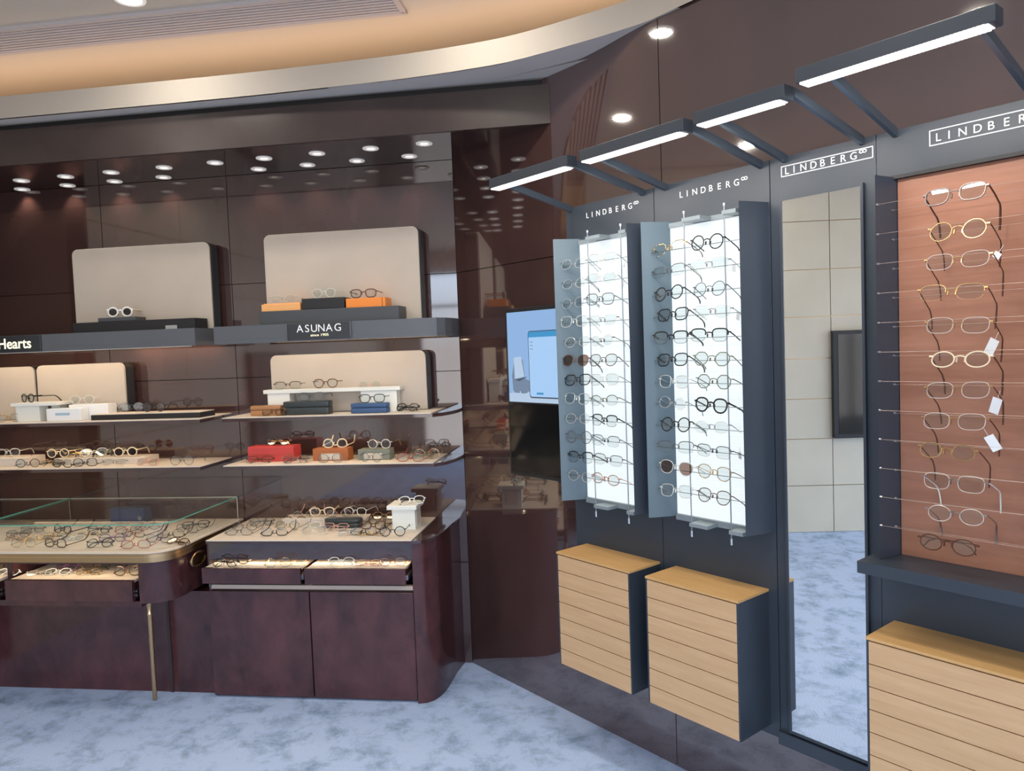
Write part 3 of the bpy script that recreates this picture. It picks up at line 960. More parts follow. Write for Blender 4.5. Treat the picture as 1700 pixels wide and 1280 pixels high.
block('glasses_box', 'bright orange box at the right of the grey platform', 'box', -.500, -.305, .12, .22, zr, zr + .044, 'orange_box', parts=[('seam', (-.322, -.318, -.2201, -.2206, zr, zr + .044), 'rust_box')])

# middle left
th = Thing('display_block', 'cream block with an overhanging top plate, under black eyeglasses', 'block', (-2.19, -.2, ZS2 + .0002))
th.part('body', MB().box(-2.285, -2.150, -.165, -.23, ZS2 + .0002, 1.388), 'white_block', bevel=.002)
th.part('rear_body', MB().box(-2.135, -2.085, -.11, -.165, ZS2 + .0002, 1.388), 'white_block', bevel=.002)
th.part('top_plate', MB().box(-2.305, -2.045, -.105, -.238, 1.3882, 1.404), 'white_block', bevel=.002)
block('glasses_box', 'white box with a pale blue printed mark on its front', 'box', -2.095, -1.905, .19, .25, ZS2 + .0002, 1.372, 'white_card', parts=[('printed_mark', (-2.045, -1.965, -.2502, -.2508, 1.338, 1.350), 'blue_print')])
block('glasses_box', 'plain white box behind the box with the blue mark', 'box', -2.02, -1.80, .115, .185, ZS2 + .0002, 1.386, 'white_card')
th = Thing('display_platform', 'long black platform with a cream top on the middle left shelf', 'platform', (-1.58, -.2, ZS2 + .0002))
th.part('body', MB().box(-1.853, -1.265, -.1015, -.245, ZS2 + .0002, 1.334), 'black_matte', bevel=.001)
th.part('inlay', MB().box(-1.850, -1.268, -.104, -.243, 1.3342, 1.337), 'cream_tray')
# middle right
th = Thing('display_bench', 'white bench riser with two block legs on the middle shelf', 'riser', (-.61, -.15, ZS2 + .0002))
th.part('top_plate', MB().box(-.965, -.265, -.105, -.175, 1.411, 1.430), 'white_block', bevel=.002)
th.part('leg', MB().box(-.945, -.83, -.11, -.17, ZS2 + .0002, 1.4108), 'white_block', bevel=.001)
th.part('leg', MB().box(-.465, -.285, -.11, -.17, ZS2 + .0002, 1.4108), 'white_block', bevel=.001)


def case(name, lab, x0, x1, d0, d1, z0, z1, mat, r, rz=0):
    th = Thing(name, lab, 'glasses case', ((x0 + x1) / 2, -(d0 + d1) / 2, z0))
    y0, y1 = -d1, -d0
    pts = arc(x0 + r, y0 + r, r, 180, 270, 6) + arc(x1 - r, y0 + r, r, 270, 360, 6) + arc(x1 - r, y1 - r, r, 0, 90, 6) + arc(x0 + r, y1 - r, r, 90, 180, 6)
    h = (z1 - z0)
    th.part('body', MB().prism(pts, z0, z0 + h * .55), mat, bevel=.004, smooth=True)
    th.part('lid', MB().prism(pts, z0 + h * .56, z1), mat, bevel=.006, smooth=True)
    if rz: th.o.rotation_euler = (0, 0, math.radians(rz))
    return th


case('glasses_case', 'dark grey glasses case in front of the white bench', -.835, -.600, .185, .245, ZS2 + .0002, 1.374, 'dark_case', .012)
case('glasses_case', 'navy blue glasses case in front of the white bench', -.495, -.312, .185, .245, ZS2 + .0002, 1.356, 'blue_case', .014)
case('glasses_case', 'brown glasses case at the left end of the middle shelf by the bench', -1.005, -.845, .20, .245, ZS2 + .0002, 1.358, 'brown_case', .012)
# third shelf
zq = ZS3 + .0002
block('riser', 'long cream riser on the third shelf, left', 'riser', -2.115, -1.61, .07, .19, zq, zq + .034, 'cream_tray', parts=[('top_edge', (-2.116, -1.609, -.1902, -.1915, zq + .026, zq + .034), 'cream_edge')])
block('riser', 'cream riser on the third shelf cut by the left picture edge', 'riser', -2.75, -2.25, .09, .22, zq, zq + .045, 'cream_tray')
block('glasses_box', 'red box on the third shelf with black and gold eyeglasses on top', 'box', -1.055, -.815, .10, .19, zq, zq + .075, 'red_box', parts=[('seam', (-1.0555, -.8145, -.1902, -.1906, zq + .036, zq + .0375), 'rust_box')])
block('glasses_box', 'rust brown box with a cream label on the third shelf', 'box', -.715, -.535, .12, .195, zq, zq + .060, 'rust_box', parts=[('label_panel', (-.672, -.578, -.1952, -.1958, zq + .006, zq + .036), 'cream_edge')])
block('glasses_box', 'grey green box with a cream label on the third shelf', 'box', -.485, -.325, .12, .195, zq, zq + .052, 'sage_box', parts=[('label_panel', (-.455, -.365, -.1952, -.1958, zq + .006, zq + .034), 'cream_edge')])
# counter
zk = ZD + .0002
block('riser', 'low cream riser at the back of the cabinet top', 'riser', -.905, -.475, .07, .165, zk, zk + .034, 'cream_tray', parts=[('top_edge', (-.906, -.474, -.1652, -.1665, zk + .028, zk + .034), 'cream_edge')])
case('glasses_case', 'dark green glasses case lying in front of the cream riser', -.665, -.475, .172, .235, zk, zk + .044, 'dark_case', .03, 0)
th = Thing('display_block', 'tall white block with overhanging top at the right end of the cabinet top', 'block', (-.24, -.2, zk))
th.part('body', MB().box(-.305, -.192, -.165, -.27, zk, zk + .098), 'white_block', bevel=.002)
th.part('top_plate', MB().box(-.325, -.180, -.145, -.285, zk + .0982, zk + .118), 'white_block', bevel=.002)
th.part('side_panel', MB().box(-.1918, -.1900, -.185, -.25, zk + .015, zk + .085), 'cream_edge')
block('glasses_box', 'dark navy box at the back of the glass case', 'box', -1.893, -1.70, .03, .095, .7502, .828, 'blue_case', parts=[('clasp', (-1.735, -1.715, -.0952, -.098, .765, .785), 'steel')])

# ================================================================== EYEGLASSES
SHAPES = {
    'round': (.046, .043, 2.0, 0), 'panto': (.047, .041, 2.3, .16), 'oval': (.047, .035, 2.1, 0), 'rect': (.054, .036, 3.0, .05),
    'square': (.050, .038, 3.0, .10), 'geo': (.049, .043, 2.0, .05),
}


def outline(shape, n=22):
    w, h, p, k = SHAPES[shape]
    out = []
    for i in range(n):
        a = 2 * PI * i / n
        c, s = math.cos(a), math.sin(a)
        if shape == 'geo':
            aa = (a + PI / 8) % (PI / 4) - PI / 8
            q = math.cos(PI / 8) / math.cos(aa)
            x, z = q * c, q * s
        else:
            x = math.copysign(abs(c) ** (2 / p), c); z = math.copysign(abs(s) ** (2 / p), s)
        x *= 1 + k * z * .8
        out.append((x * w / 2, z * h / 2))
    return out


MESH = {}


def glasses_meshes(shape, rim, r):
    key = (shape, rim, r)
    if key in MESH: return MESH[key]
    w, h, p, k = SHAPES[shape]
    ol = outline(shape)
    gap = .0185
    cx = gap / 2 + w / 2 + (.002 if rim != 'none' else 0)
    fr = MB()
    for s in (-1, 1):
        pts = [(s * (cx + x), -.0028 * math.cos(min(1, abs(cx + x) / .07) * 1.5) + .0028 * 0, z + h / 2) for x, z in ol]
        if rim == 'full':
            fr.tube(pts, r, 6, True)
        elif rim == 'half':
            seg = [q for q, (x, z) in zip(pts, ol) if z > -.25 * h / 2]
            seg.sort(key=lambda q: math.atan2(q[2] - h / 2, (q[0] - s * cx)) if (math.atan2(q[2] - h / 2, q[0] - s * cx) > -PI * .6) else math.atan2(q[2] - h / 2, q[0] - s * cx) + 2 * PI)
            fr.tube(seg, [r] * len(seg), 6)
            low = [q for q, (x, z) in zip(pts, ol) if z <= -.1 * h / 2]
            low.sort(key=lambda q: q[0])
            fr.tube(low, r * .35, 4)
        # end piece and nose pad
        xo = s * (cx + w / 2)
        fr.box(min(xo - s * .001, xo + s * .0065), max(xo - s * .001, xo + s * .0065), -.0022, .0045, h * .68, h * .68 + max(.0030, r * 2))
        fr.box(s * (gap / 2 - .001) - .0012, s * (gap / 2 - .001) + .0012, .001, .006, h * .36, h * .36 + .010)
    br = [(-(gap / 2 + .003), -.002, h * .64), (-(gap * .28), -.003, h * .70), (0, -.0034, h * .72), ((gap * .28), -.003, h * .70), ((gap / 2 + .003), -.002, h * .64)]
    fr.tube(br, max(r * .95, .0011), 6)
    me_f = fr.mesh('frame_front', smooth=True)
    lens = []
    for s in (-1, 1):
        lb = MB()
        if rim == 'none':
            lb.prism_xz([(s * (cx + x), z + h / 2) for x, z in ol], -.0018, -.0002)
            lb.tube([(s * (cx + x), -.0010, z + h / 2) for x, z in ol], .00065, 5, True, mi=1)
        else:
            lb.prism_xz([(s * (cx + x * .97), z * .97 + h / 2) for x, z in ol], -.0024, -.0012)
        lens.append(lb.mesh('lens'))
    tm = {}
    tr = max(.0013, r * .95)
    hz = h * .68 + .0016
    for s in (-1, 1):
        xo = s * (cx + w / 2 + .0050)
        tb = MB().tube([(xo, .004, hz), (xo + s * .001, .05, hz), (xo - s * .001, .096, hz - .001), (xo - s * .003, .110, hz - .006), (xo - s * .005, .124, hz - .018), (xo - s * .007, .136, hz - .033)], [tr, tr, tr, tr * 1.25, tr * 1.35, tr * 1.2], 6)
        tm[('open', s)] = tb.mesh('temple', smooth=True)
        yy = .0075 if s < 0 else .0125
        P0 = [(xo, .004, hz), (xo + s * .001, .03, hz - .008), (xo + s * .001, .062, hz - .019), (xo - s * .001, .072, hz - .025), (xo - s * .003, .080, hz - .037), (xo - s * .004, .086, hz - .052), (xo - s * .005, .090, hz - .068)]
        tm[('hang', s)] = MB().tube(P0, [tr, tr, tr, tr * 1.2, tr * 1.35, tr * 1.4, tr * 1.2], 6).mesh('temple', smooth=True)
        tb = MB().tube([(xo, .004, hz), (xo - s * .004, yy, hz), (xo - s * .05, yy + .002, hz), (xo - s * .092, yy + .001, hz - .001), (xo - s * .108, yy, hz - .007), (xo - s * .120, yy, hz - .022)], [tr, tr, tr, tr, tr * 1.3, tr * 1.2], 6)
        tm[('folded', s)] = tb.mesh('temple', smooth=True)
    for me in [me_f] + lens + list(tm.values()): me.materials.append(None)
    if rim == 'none':
        for me in lens: me.materials.append(MATS['lens_edge'])
    MESH[key] = (me_f, lens, tm, h, hz, tr)
    return MESH[key]


# style: shape, rim, radius, frame, temple, lens, words
STY = {
    'black_round': ('round', 'full', .0019, 'f_black', 'f_black', 'lens', 'black round eyeglasses'),
    'black_panto': ('panto', 'full', .0026, 'f_black', 'f_black', 'lens', 'thick black eyeglasses'),
    'black_sq': ('square', 'full', .0019, 'f_black', 'f_black', 'lens', 'black squarish eyeglasses'),
    'black_half': ('square', 'half', .0021, 'f_black', 'f_black', 'lens', 'black half-rim eyeglasses'),
    'black_geo': ('geo', 'full', .0017, 'f_black', 'f_black', 'lens', 'thin black angular eyeglasses'),
    'grey_round': ('round', 'full', .0013, 'f_grey', 'f_grey', 'lens', 'thin grey round eyeglasses'),
    'grey_sq': ('square', 'full', .0014, 'f_grey', 'f_grey', 'lens', 'thin grey squarish eyeglasses'),
    'grey_rect': ('rect', 'half', .0013, 'f_grey', 'f_grey', 'lens', 'thin grey half-rim eyeglasses'),
    'silver': ('oval', 'none', .0011, 'f_silver', 'f_silver', 'lens', 'rimless silver eyeglasses'),
    'silver_sq': ('square', 'full', .0012, 'f_pale', 'f_silver', 'lens', 'thin silver eyeglasses'),
    'silver_brown': ('panto', 'full', .0013, 'f_pale', 'f_silver', 'lens_tint', 'silver eyeglasses with brownish lenses'),
    'clear': ('panto', 'full', .0018, 'f_clear', 'f_clear', 'lens', 'clear-framed eyeglasses'),
    'rimless': ('rect', 'none', .0011, 'f_gold', 'f_brown', 'lens', 'rimless eyeglasses with brown temples'),
    'rimless_clear': ('rect', 'none', .0011, 'f_silver', 'f_clear', 'lens', 'rimless eyeglasses with clear temples'),
    'gold_round': ('round', 'full', .0012, 'f_gold', 'f_brown', 'lens', 'thin gold round eyeglasses'),
    'gold_half': ('rect', 'half', .0012, 'f_gold', 'f_brown', 'lens', 'gold half-rim eyeglasses'),
    'gold_oval': ('oval', 'full', .0013, 'f_gold', 'f_brown', 'lens', 'thin gold oval eyeglasses'),
    'gold': ('panto', 'full', .0013, 'f_gold', 'f_gold', 'lens', 'thin gold eyeglasses'),
    'cream_oval': ('oval', 'full', .0016, 'f_cream', 'f_brown', 'lens', 'cream oval eyeglasses'),
    'taupe_panto': ('panto', 'full', .0015, 'f_taupe', 'f_brown', 'lens', 'taupe eyeglasses'),
    'taupe_sq': ('square', 'full', .0020, 'f_taupe', 'f_brown', 'lens', 'taupe full-rim eyeglasses'),
    'brown_oval': ('oval', 'full', .0014, 'f_brown', 'f_brown', 'lens', 'thin brown oval eyeglasses'),
    'brown_half': ('rect', 'half', .0018, 'f_brown', 'f_brown', 'lens', 'brown half-rim eyeglasses'),
    'tort': ('panto', 'full', .0023, 'f_tort', 'f_tort', 'lens', 'tortoiseshell eyeglasses'),
    'tort_sq': ('square', 'full', .0025, 'f_brown', 'f_brown', 'lens', 'dark brown chunky eyeglasses'),
    'olive': ('geo', 'full', .0015, 'f_olive', 'f_olive', 'lens', 'olive angular eyeglasses'),
    'olive_half': ('oval', 'half', .0015, 'f_olive', 'f_olive', 'lens', 'olive half-rim eyeglasses'),
    'dark_sun': ('panto', 'full', .0014, 'f_taupe', 'f_taupe', 'lens_tint', 'taupe eyeglasses with tinted lenses'),
    'white_sun': ('round', 'full', .0042, 'f_white', 'f_cream', 'lens_brown', 'white sunglasses with round brown lenses'),
    'cream_sun': ('round', 'full', .0030, 'f_cream', 'f_cream', 'lens_red', 'cream round sunglasses with reddish lenses'),
    'cream_round': ('round', 'full', .0026, 'f_cream', 'f_cream', 'lens', 'cream round eyeglasses'),
    'cream_brow': ('panto', 'full', .0028, 'f_cream', 'f_cream', 'lens', 'chunky cream eyeglasses'),
    'pink': ('square', 'full', .0016, 'f_pink', 'f_pink', 'lens', 'pinkish eyeglasses'),
    'rose': ('oval', 'full', .0014, 'f_rose', 'f_rose', 'lens', 'rose gold eyeglasses'),
    'red': ('rect', 'full', .0017, 'f_red', 'f_red', 'lens', 'dark red eyeglasses'),
    'purple': ('panto', 'full', .0018, 'f_purple', 'f_purple', 'lens', 'purple eyeglasses'),
    'white_black': ('panto', 'full', .0021, 'f_white', 'f_black', 'lens', 'white eyeglasses with black temples'),
    'black_gold': ('round', 'full', .0021, 'f_black', 'f_gold', 'lens', 'black and gold eyeglasses'),
    'blue_clear': ('round', 'full', .0020, 'f_pale', 'f_gold', 'lens', 'clear bluish round eyeglasses'),
    'pink_rimless': ('oval', 'none', .0012, 'f_pink', 'f_pink', 'lens', 'pinkish rimless eyeglasses'),
}


def set_mat(o, mt):
    o.material_slots[0].link = 'OBJECT'
    o.material_slots[0].material = MATS[mt]


def glasses(style, loc, yaw=0, pitch=0, pose='open', label='', group=None, upside=False, scale=1.0, roll=0):
    shape, rim, r, fm, tmt, lm, words = STY[style]
    me_f, lens, tm, h, hz, tr = glasses_meshes(shape, rim, r)
    root = D.objects.new('eyeglasses', None)
    root.empty_display_size = .02
    COL.objects.link(root)
    tag(root, label, 'eyeglasses', group)
    root.location = loc
    root.scale = (scale,) * 3
    root.rotation_euler = (math.radians(pitch), math.radians(roll), yaw)
    if upside:
        root.rotation_euler = (0, PI, yaw)
        root.location = Vector(loc) + Vector((0, 0, (hz + tr + .001 if rim == 'none' else h + r * .9) * scale))
    elif pose == 'open' and not pitch:
        root.location = Vector(loc) + Vector((0, 0, r if rim == 'full' else .0006)) * scale
    o = D.objects.new('frame_front', me_f); COL.objects.link(o); o.parent = root; set_mat(o, fm)
    for l_ in lens:
        o = D.objects.new('lens', l_); COL.objects.link(o); o.parent = root; set_mat(o, lm)
    for s in (-1, 1):
        o = D.objects.new('temple', tm[(pose, s)]); COL.objects.link(o); o.parent = root; set_mat(o, tmt)
    return root


def price_tag(root, x, y, z, rz, col='white_card', sw=.020, sh=.036):
    mb = MB().box(-sw / 2, sw / 2, -.0004, .0004, -sh, 0)
    mb.cyl((0, 0, 0), (0, .0, .018), .0004, 4)
    o = link('price_tag', mb.mesh('price_tag'), col, root)
    o.location = (x, y, z); o.rotation_euler = (math.radians(25), math.radians(rz), 0)
    o['label'] = 'small white price tag'
    return o


# --- wall displays
cols = {1: ((.962, 'left'), (1.108, 'right')), 2: ((1.432, 'left'), (1.592, 'right'))}
rows = {
    (1, 0): ['silver', 'silver', 'silver', 'silver_sq', 'silver', 'dark_sun', 'black_sq', 'silver_sq', 'silver', 'grey_round', 'black_half', 'silver'],
    (1, 1): ['silver_sq', 'silver_sq', 'grey_sq', 'rimless_clear', 'silver', 'taupe_panto', 'silver_sq', 'olive_half', 'black_half', 'grey_rect', 'grey_rect', 'rose'],
    (2, 0): ['gold_half', 'grey_rect', 'black_round', 'black_sq', 'black_half', 'black_sq', 'silver_sq', 'silver', 'black_round', 'grey_rect', 'silver_brown', 'silver_sq'],
    (2, 1): ['black_round', 'rimless_clear', 'grey_round', 'rimless_clear', 'black_half', 'olive', 'olive', 'black_panto', 'silver', 'grey_rect', 'gold', 'taupe_panto'],
}
dn = {1: 'lit display near the screen', 2: 'lit display near the mirror'}
for k in (1, 2):
    for ci, (t, side) in enumerate(cols[k]):
        for i, sty in enumerate(rows[(k, ci)]):
            lab = '%s, %s wire down, %s column, %s' % (STY[sty][6], ordw[i], side, dn[k])
            jt = random.uniform(-.008, .008)
            h = glasses_meshes(*STY[sty][:3])[3]
            g = glasses(sty, RWv(t + jt, .132, WIRES[k][i] - h * .40 + random.uniform(-.002, .004)), PHI + math.radians(random.uniform(-7, 7)), random.uniform(-16, -4), 'hang', lab, 'eyeglasses on the lit wall displays', roll=random.uniform(-3, 3), scale=1.10)
            if (k, ci, i) in ((1, 1, 0), (1, 1, 1), (1, 1, 4), (2, 1, 1), (2, 1, 3), (2, 1, 9)):
                price_tag(g, .055, .05, .02, 20, sw=.012, sh=.024)
row4 = ['taupe_sq', 'gold_round', 'rimless', 'gold_half', 'rimless', 'cream_oval', 'rimless', 'rimless', 'gold_oval', 'rimless_clear', 'silver', 'brown_oval']
px4 = [(1583, 322), (1587, 382), (1587, 432), (1577, 485), (1587, 540), (1592, 597), (1588, 648), (1582, 700), (1570, 750), (1582, 802), (1585, 856), (1572, 905)]
for i, sty in enumerate(row4):
    t, z = at_e(*px4[i], .165)
    lab = '%s, %s wire from the top of the reddish wood board' % (STY[sty][6], ordw[i])
    h = glasses_meshes(*STY[sty][:3])[3]
    g = glasses(sty, RWv(t, .163, z - h * .55), PHI + math.radians(random.uniform(-4, 4)), -16 if i < 9 else (-8 if i < 11 else -4), 'hang' if i < 11 else 'folded', lab, 'eyeglasses on the reddish wood board', roll=random.uniform(-2, 2), scale=1.12)
    if i == 4: price_tag(g, .067, .03, -.006, 28)
    if i == 6: price_tag(g, .070, .03, .006, 22)
    if i == 7: price_tag(g, .060, .03, -.006, -28)
    if i == 2: price_tag(g, .073, .02, .034, 40, sw=.016, sh=.014)

# --- shelves, trays and drawers: (px, py, style, yaw, pose) with py at the resting edge
groups = []


def scatter(where, group, z, items, names=None):
    pts = []
    for it in items:
        px, py, sty, yaw, pose = it
        p = at_z(px, py, z)
        pts.append([p, sty, yaw, pose])
    # label by look, then by order from the left among the same look
    order = sorted(range(len(pts)), key=lambda i: pts[i][0].x)
    rank = {i: k for k, i in enumerate(order)}
    for i, (p, sty, yaw, pose) in enumerate(pts):
        same = [j for j in order if STY[pts[j][1]][6] == STY[sty][6]]
        if len(same) == 1:
            lab = '%s %s' % (STY[sty][6], where)
        else:
            q = same.index(i)
            nm = {0: 'leftmost', len(same) - 1: 'rightmost'}.get(q, ordw[q] + ' from left') if len(same) > 2 else ('left' if q == 0 else 'right')
            lab = '%s %s, %s of %s such pairs' % (STY[sty][6], where, nm, {2: 'two', 3: 'three', 4: 'four', 5: 'five', 6: 'six'}[len(same)])
        kw = {}
        if pose == 'u': kw = dict(upside=True)
        if pose == 'f': kw = dict(pose='folded', pitch=-38)
        if pose == 'l': kw = dict(pose='folded', pitch=-62)
        zz = z + .0012 + (.002 if pose in 'fl' else 0)
        glasses(sty, (p.x, p.y, zz), math.radians(yaw), label=lab, group=group, **kw)


def on(lab, px, py, z, sty, yaw, pose='o', d=None, group=None):
    p = at_z(px, py, z)
    if d is not None:
        X, _ = at_d(px, py, d); p = Vector((X, -d, z))
    kw = {}
    if pose == 'u': kw = dict(upside=True)
    if pose == 'f': kw = dict(pose='folded', pitch=-38)
    glasses(sty, (p.x, p.y, z + .0012 + (.002 if pose == 'f' else 0)), math.radians(yaw), label=lab, group=group, **kw)


on('white sunglasses with round brown lenses on the small grey stand', 200, 525, ZB + .0722, 'white_sun', 12, d=.205)
on('clear rimless eyeglasses on the light orange box', 471, 505, zr + .0382, 'rimless_clear', 4, d=.20)
on('clear-framed eyeglasses on the black box', 538, 493, zr + .0542, 'clear', -4, d=.195)
on('dark brown chunky eyeglasses on the bright orange box', 604, 497, zr + .0442, 'tort_sq', 2, d=.20)
on('thick black eyeglasses on the cream block', 47, 668, 1.4042, 'black_panto', -24, d=.215)
on('clear-framed eyeglasses lying on the white boxes', 137, 666, 1.3862, 'clear', 10, d=.165)
on('thin gold eyeglasses on the shelf at the left picture edge', 14, 695, ZS2, 'gold', 15, d=.24)
scatter('on the black platform with cream top', 'eyeglasses on the black platform', 1.337, [(198, 684, 'brown_half', 8, 'u'), (219, 683, 'grey_round', 20, 'o'), (256, 684, 'black_round', 4, 'o'), (288, 676, 'pink', -20, 'f')])
on('brown half-rim eyeglasses on the white bench', 478, 644, 1.430, 'brown_half', 6, d=.16)
on('tortoiseshell eyeglasses on the middle of the white bench', 541, 642, 1.430, 'tort', 2, d=.162)
on('pinkish rimless eyeglasses upside down on the white bench', 614, 640, 1.430, 'pink_rimless', 0, 'u', d=.160)
on('thin grey squarish eyeglasses on the dark grey case', 518, 662, 1.374, 'grey_sq', 3, d=.225)
on('black squarish eyeglasses on the navy blue case', 618, 666, 1.356, 'black_sq', 0, d=.228)
on('tortoiseshell eyeglasses leaning before the brown case', 452, 686, ZS2, 'tort', -4, 'f', d=.262)
on('thick black eyeglasses tilted on the shelf beside the blue case', 674, 680, ZS2, 'black_panto', -18, 'f', d=.20)
# third shelf left
rz_ = zq + .034
gl = 'eyeglasses on the left third shelf'
on('cream round eyeglasses at the left end of the long cream riser', 97, 756, rz_, 'cream_round', 4, d=.165, group=gl)
on('thin gold eyeglasses on the long cream riser, left of its middle', 128, 756, rz_, 'gold', 14, 'f', d=.165, group=gl)
on('clear-framed eyeglasses on the middle of the long cream riser', 157, 754, rz_, 'clear', 30, 'o', d=.15, group=gl)
on('olive angular eyeglasses on the long cream riser', 180, 754, rz_, 'olive', 40, 'f', d=.15, group=gl)
on('cream round sunglasses with reddish lenses on the long cream riser', 209, 756, rz_, 'cream_sun', 8, d=.165, group=gl)
on('clear-framed eyeglasses on the cream riser at the picture edge', 14, 757, zq + .045, 'clear', 12, d=.18, group=gl)
for lab, x, y, s, w, p, d in [('thin black angular eyeglasses upside down before the riser, left end', 47, 777, 'black_geo', 10, 'u', .262),
                     ('gold half-rim eyeglasses lying before the left end of the long riser', 82, 774, 'gold_half', -6, 'f', .225),
                     ('black half-rim eyeglasses upside down before the long riser', 104, 776, 'black_half', -12, 'u', .272),
                     ('black squarish eyeglasses upside down before the middle of the long riser', 142, 774, 'black_sq', 4, 'u', .25),
                     ('rimless eyeglasses with clear temples before the long riser', 188, 772, 'rimless_clear', 0, 'f', .245),
                     ('pinkish eyeglasses lying before the right end of the long riser', 243, 775, 'pink', -8, 'f', .262),
                     ('thin grey round eyeglasses alone at the right end of the left third shelf', 303, 776, 'grey_round', 6, 'o', .262)]:
    on(lab, x, y, zq, s, w, p, d=d, group=gl)
# third shelf right
gl = 'eyeglasses on the right third shelf'
on('black and gold eyeglasses on the red box', 461, 738, zq + .075, 'black_gold', -2, 'f', d=.165, group=gl)
on('chunky cream eyeglasses on the rust brown box', 557, 742, zq + .060, 'cream_brow', 2, 'u', d=.178, group=gl)
on('clear bluish round eyeglasses on the grey green box', 630, 741, zq + .052, 'blue_clear', -6, d=.178, group=gl)
for lab, x, y, s, w, p, d in [('thin brown oval eyeglasses before the red box', 430, 768, 'brown_half', 4, 'f', .245),
                     ('taupe full-rim eyeglasses before the red box', 490, 769, 'taupe_sq', 8, 'f', .255),
                     ('thin grey squarish eyeglasses before the rust brown box', 549, 767, 'grey_sq', 0, 'u', .25),
                     ('thin grey round eyeglasses before the grey green box', 616, 768, 'grey_round', -14, 'o', .255),
                     ('dark red eyeglasses near the right end of the third shelf', 682, 768, 'red', -4, 'u', .262),
                     ('olive half-rim eyeglasses behind the dark red pair', 698, 762, 'olive_half', 0, 'f', .20),
                     ('thin gold eyeglasses at the right end of the third shelf', 709, 757, 'gold', 6, 'u', .135)]:
    on(lab, x, y, zq, s, w, p, d=d, group=gl)
# desk tray
scatter('on the cream desk tray', 'eyeglasses on the desk tray', .750, [
    (40, 909, 'gold', 4, 'u'), (93, 909, 'tort_sq', -10, 'u'), (164, 910, 'black_round', 10, 'f'), (226, 911, 'red', 8, 'u'),
    (22, 899, 'rose', -8, 'l'), (62, 900, 'gold', 14, 'l'), (116, 900, 'clear', 4, 'l'), (186, 901, 'purple', 18, 'f'), (264, 901, 'brown_half', -6, 'u'),
    (28, 894, 'taupe_panto', 6, 'f'), (52, 886, 'grey_round', 8, 'f'), (105, 886, 'black_panto', -14, 'u'), (162, 887, 'black_geo', 0, 'f'),
    (214, 886, 'red', 6, 'u'), (88, 894, 'gold_half', 10, 'l'), (143, 891, 'cream_oval', 0, 'l'), (222, 892, 'brown_half', -10, 'u'),
    (245, 880, 'olive_half', 10, 'u'), (284, 893, 'black_half', 12, 'u'), (311, 884, 'grey_sq', -10, 'u'), (325, 878, 'black_sq', 24, 'f'), (290, 905, 'tort', -16, 'l')])
# cabinet top
scatter('on the cream cabinet top', 'eyeglasses on the cabinet top', ZD, [
    (397, 889, 'grey_rect', 0, 'u'), (407, 881, 'taupe_panto', 4, 'u'), (434, 874, 'grey_round', 12, 'f'), (456, 890, 'black_half', 6, 'u'),
    (478, 880, 'olive', 0, 'u'), (490, 871, 'black_sq', -2, 'u'), (522, 887, 'silver_sq', 4, 'u'), (535, 877, 'clear', 12, 'l'),
    (556, 882, 'pink', -6, 'f'), (580, 890, 'silver', 6, 'f'), (604, 889, 'black_half', -2, 'u'), (616, 891, 'gold', 10, 'l'),
    (652, 891, 'black_round', 6, 'o'), (620, 879, 'tort_sq', -2, 'u'), (634, 870, 'brown_half', 2, 'u'), (637, 864, 'tort', -2, 'f')])
gl = 'eyeglasses on the cabinet top'
on('pinkish rimless eyeglasses on the left of the cabinet-top riser', 505, 853, zk + .034, 'pink_rimless', 0, 'u', d=.135, group=gl)
on('chunky cream eyeglasses on the left middle of the cabinet-top riser', 535, 850, zk + .034, 'cream_brow', 10, 'l', d=.125, group=gl)
on('rose gold eyeglasses on the right middle of the cabinet-top riser', 563, 852, zk + .034, 'rose', 8, 'u', d=.14, group=gl)
on('clear-framed eyeglasses on the right end of the cabinet-top riser', 590, 849, zk + .034, 'clear', -8, 'l', d=.125, group=gl)
on('white eyeglasses with black temples on the tall white block', 684, 838, zk + .118, 'white_black', 14, 'f', d=.26, group=gl)
# drawers
scatter('in the left cabinet drawer', 'eyeglasses in the left cabinet drawer', .632, [
    (372, 943, 'black_geo', 0, 'f'), (392, 936, 'tort_sq', -4, 'u'), (402, 926, 'olive_half', -10, 'f'), (434, 926, 'olive', 6, 'f'),
    (462, 942, 'gold', 10, 'u'), (483, 928, 'brown_half', -4, 'u'), (487, 936, 'rose', 6, 'u')])
scatter('in the right cabinet drawer', 'eyeglasses in the right cabinet drawer', .632, [
    (565, 941, 'clear', 0, 'f'), (585, 931, 'gold_half', 6, 'u'), (603, 923, 'black_half', -6, 'f'), (636, 932, 'tort', 4, 'f'),
    (610, 941, 'pink', 0, 'l'), (652, 940, 'rose', 6, 'u'), (665, 926, 'brown_half', -8, 'f'), (640, 921, 'tort_sq', 10, 'u')])
scatter('in the open desk drawer', 'eyeglasses in the desk drawer', .618, [
    (62, 957, 'silver', 8, 'l'), (92, 956, 'clear', 4, 'l'), (108, 948, 'purple', -8, 'f'), (143, 956, 'gold', 0, 'l'), (160, 949, 'gold_half', 16, 'f'),
    (185, 943, 'olive', 10, 'f'), (212, 956, 'tort', 6, 'u'), (226, 949, 'cream_round', -40, 'l'), (8, 957, 'white_black', -6, 'l'), (10, 946, 'tort_sq', 10, 'u')])

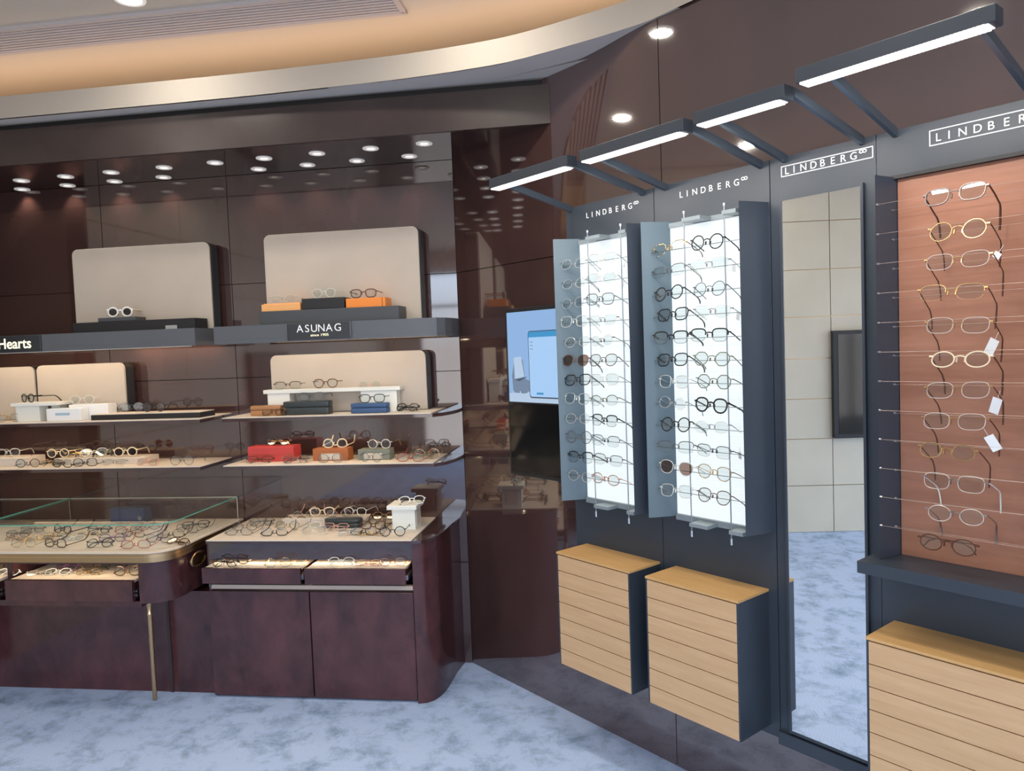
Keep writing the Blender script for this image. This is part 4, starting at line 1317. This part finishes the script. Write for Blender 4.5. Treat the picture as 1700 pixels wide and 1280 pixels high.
# ================================================================== main room ceiling lights: one seen, one reflected, the rest added for fill
cl = [('recessed ceiling light at the upper left picture corner', at_z(215, -2, ZU).x, at_z(215, -2, ZU).y), ('recessed ceiling light in front of the linear vent end', .22, -1.0), ('added fill light in the ceiling between the cream wall and the vent', -1.9, -1.9),
      ('added fill light over the middle of the room', .2, -2.4), ('added fill light over the right wall displays', 1.1, -2.0), ('added fill light near the cream wall', -1.9, -5.6),
      ('added fill light opposite the tall mirror', 1.6, -3.4), ('added fill light near the street window', -.2, -4.9), ('added fill light near the side wall', 2.0, -5.2)]
for lab, X, Y in cl:
    th = Thing('ceiling_light', lab, 'ceiling light', (X, Y, ZU), group='recessed ceiling lights')
    th.part('ring', MB().lathe([(.045, ZU - .001), (.046, ZU - .006), (.058, ZU - .006), (.06, ZU - .0005)], X, Y, 24), 'chrome_ring', smooth=True)
    th.part('lens', MB().lathe([(.0445, ZU - .002), (0, ZU - .002)], X, Y, 24), 'room_lens')
    l = th.light('AREA', 'ceiling_light_beam', (X, Y, ZU - .012), 7, (1, .92, .80), .09)
    l.data.shape = 'DISK'

# ================================================================== world
w = D.worlds.new('street_daylight'); SC.world = w
w.use_nodes = True
nt = w.node_tree
bg = nt.nodes['Background']
tc = nt.nodes.new('ShaderNodeTexCoord'); sx = nt.nodes.new('ShaderNodeSeparateXYZ'); cr = nt.nodes.new('ShaderNodeValToRGB')
nt.links.new(tc.outputs['Generated'], sx.inputs[0]); nt.links.new(sx.outputs['Z'], cr.inputs['Fac'])
e = cr.color_ramp.elements
e[0].position = 0; e[0].color = (.45, .42, .42, 1)
e[1].position = .10; e[1].color = (.68, .81, 1, 1)
nt.links.new(cr.outputs['Color'], bg.inputs['Color'])
bg.inputs['Strength'].default_value = 7.5

vs = SC.view_settings
vs.view_transform = 'Standard'; vs.look = 'None'; vs.gamma = 1; vs.use_curve_mapping = False
vs.exposure = 0.0
SC.cycles.max_bounces = 10
SC.cycles.glossy_bounces = 5
SC.cycles.transparent_max_bounces = 24
SC.cycles.sample_clamp_indirect = 4
SC.cycles.caustics_reflective = False
SC.cycles.caustics_refractive = False
SC.cycles.use_denoising = True
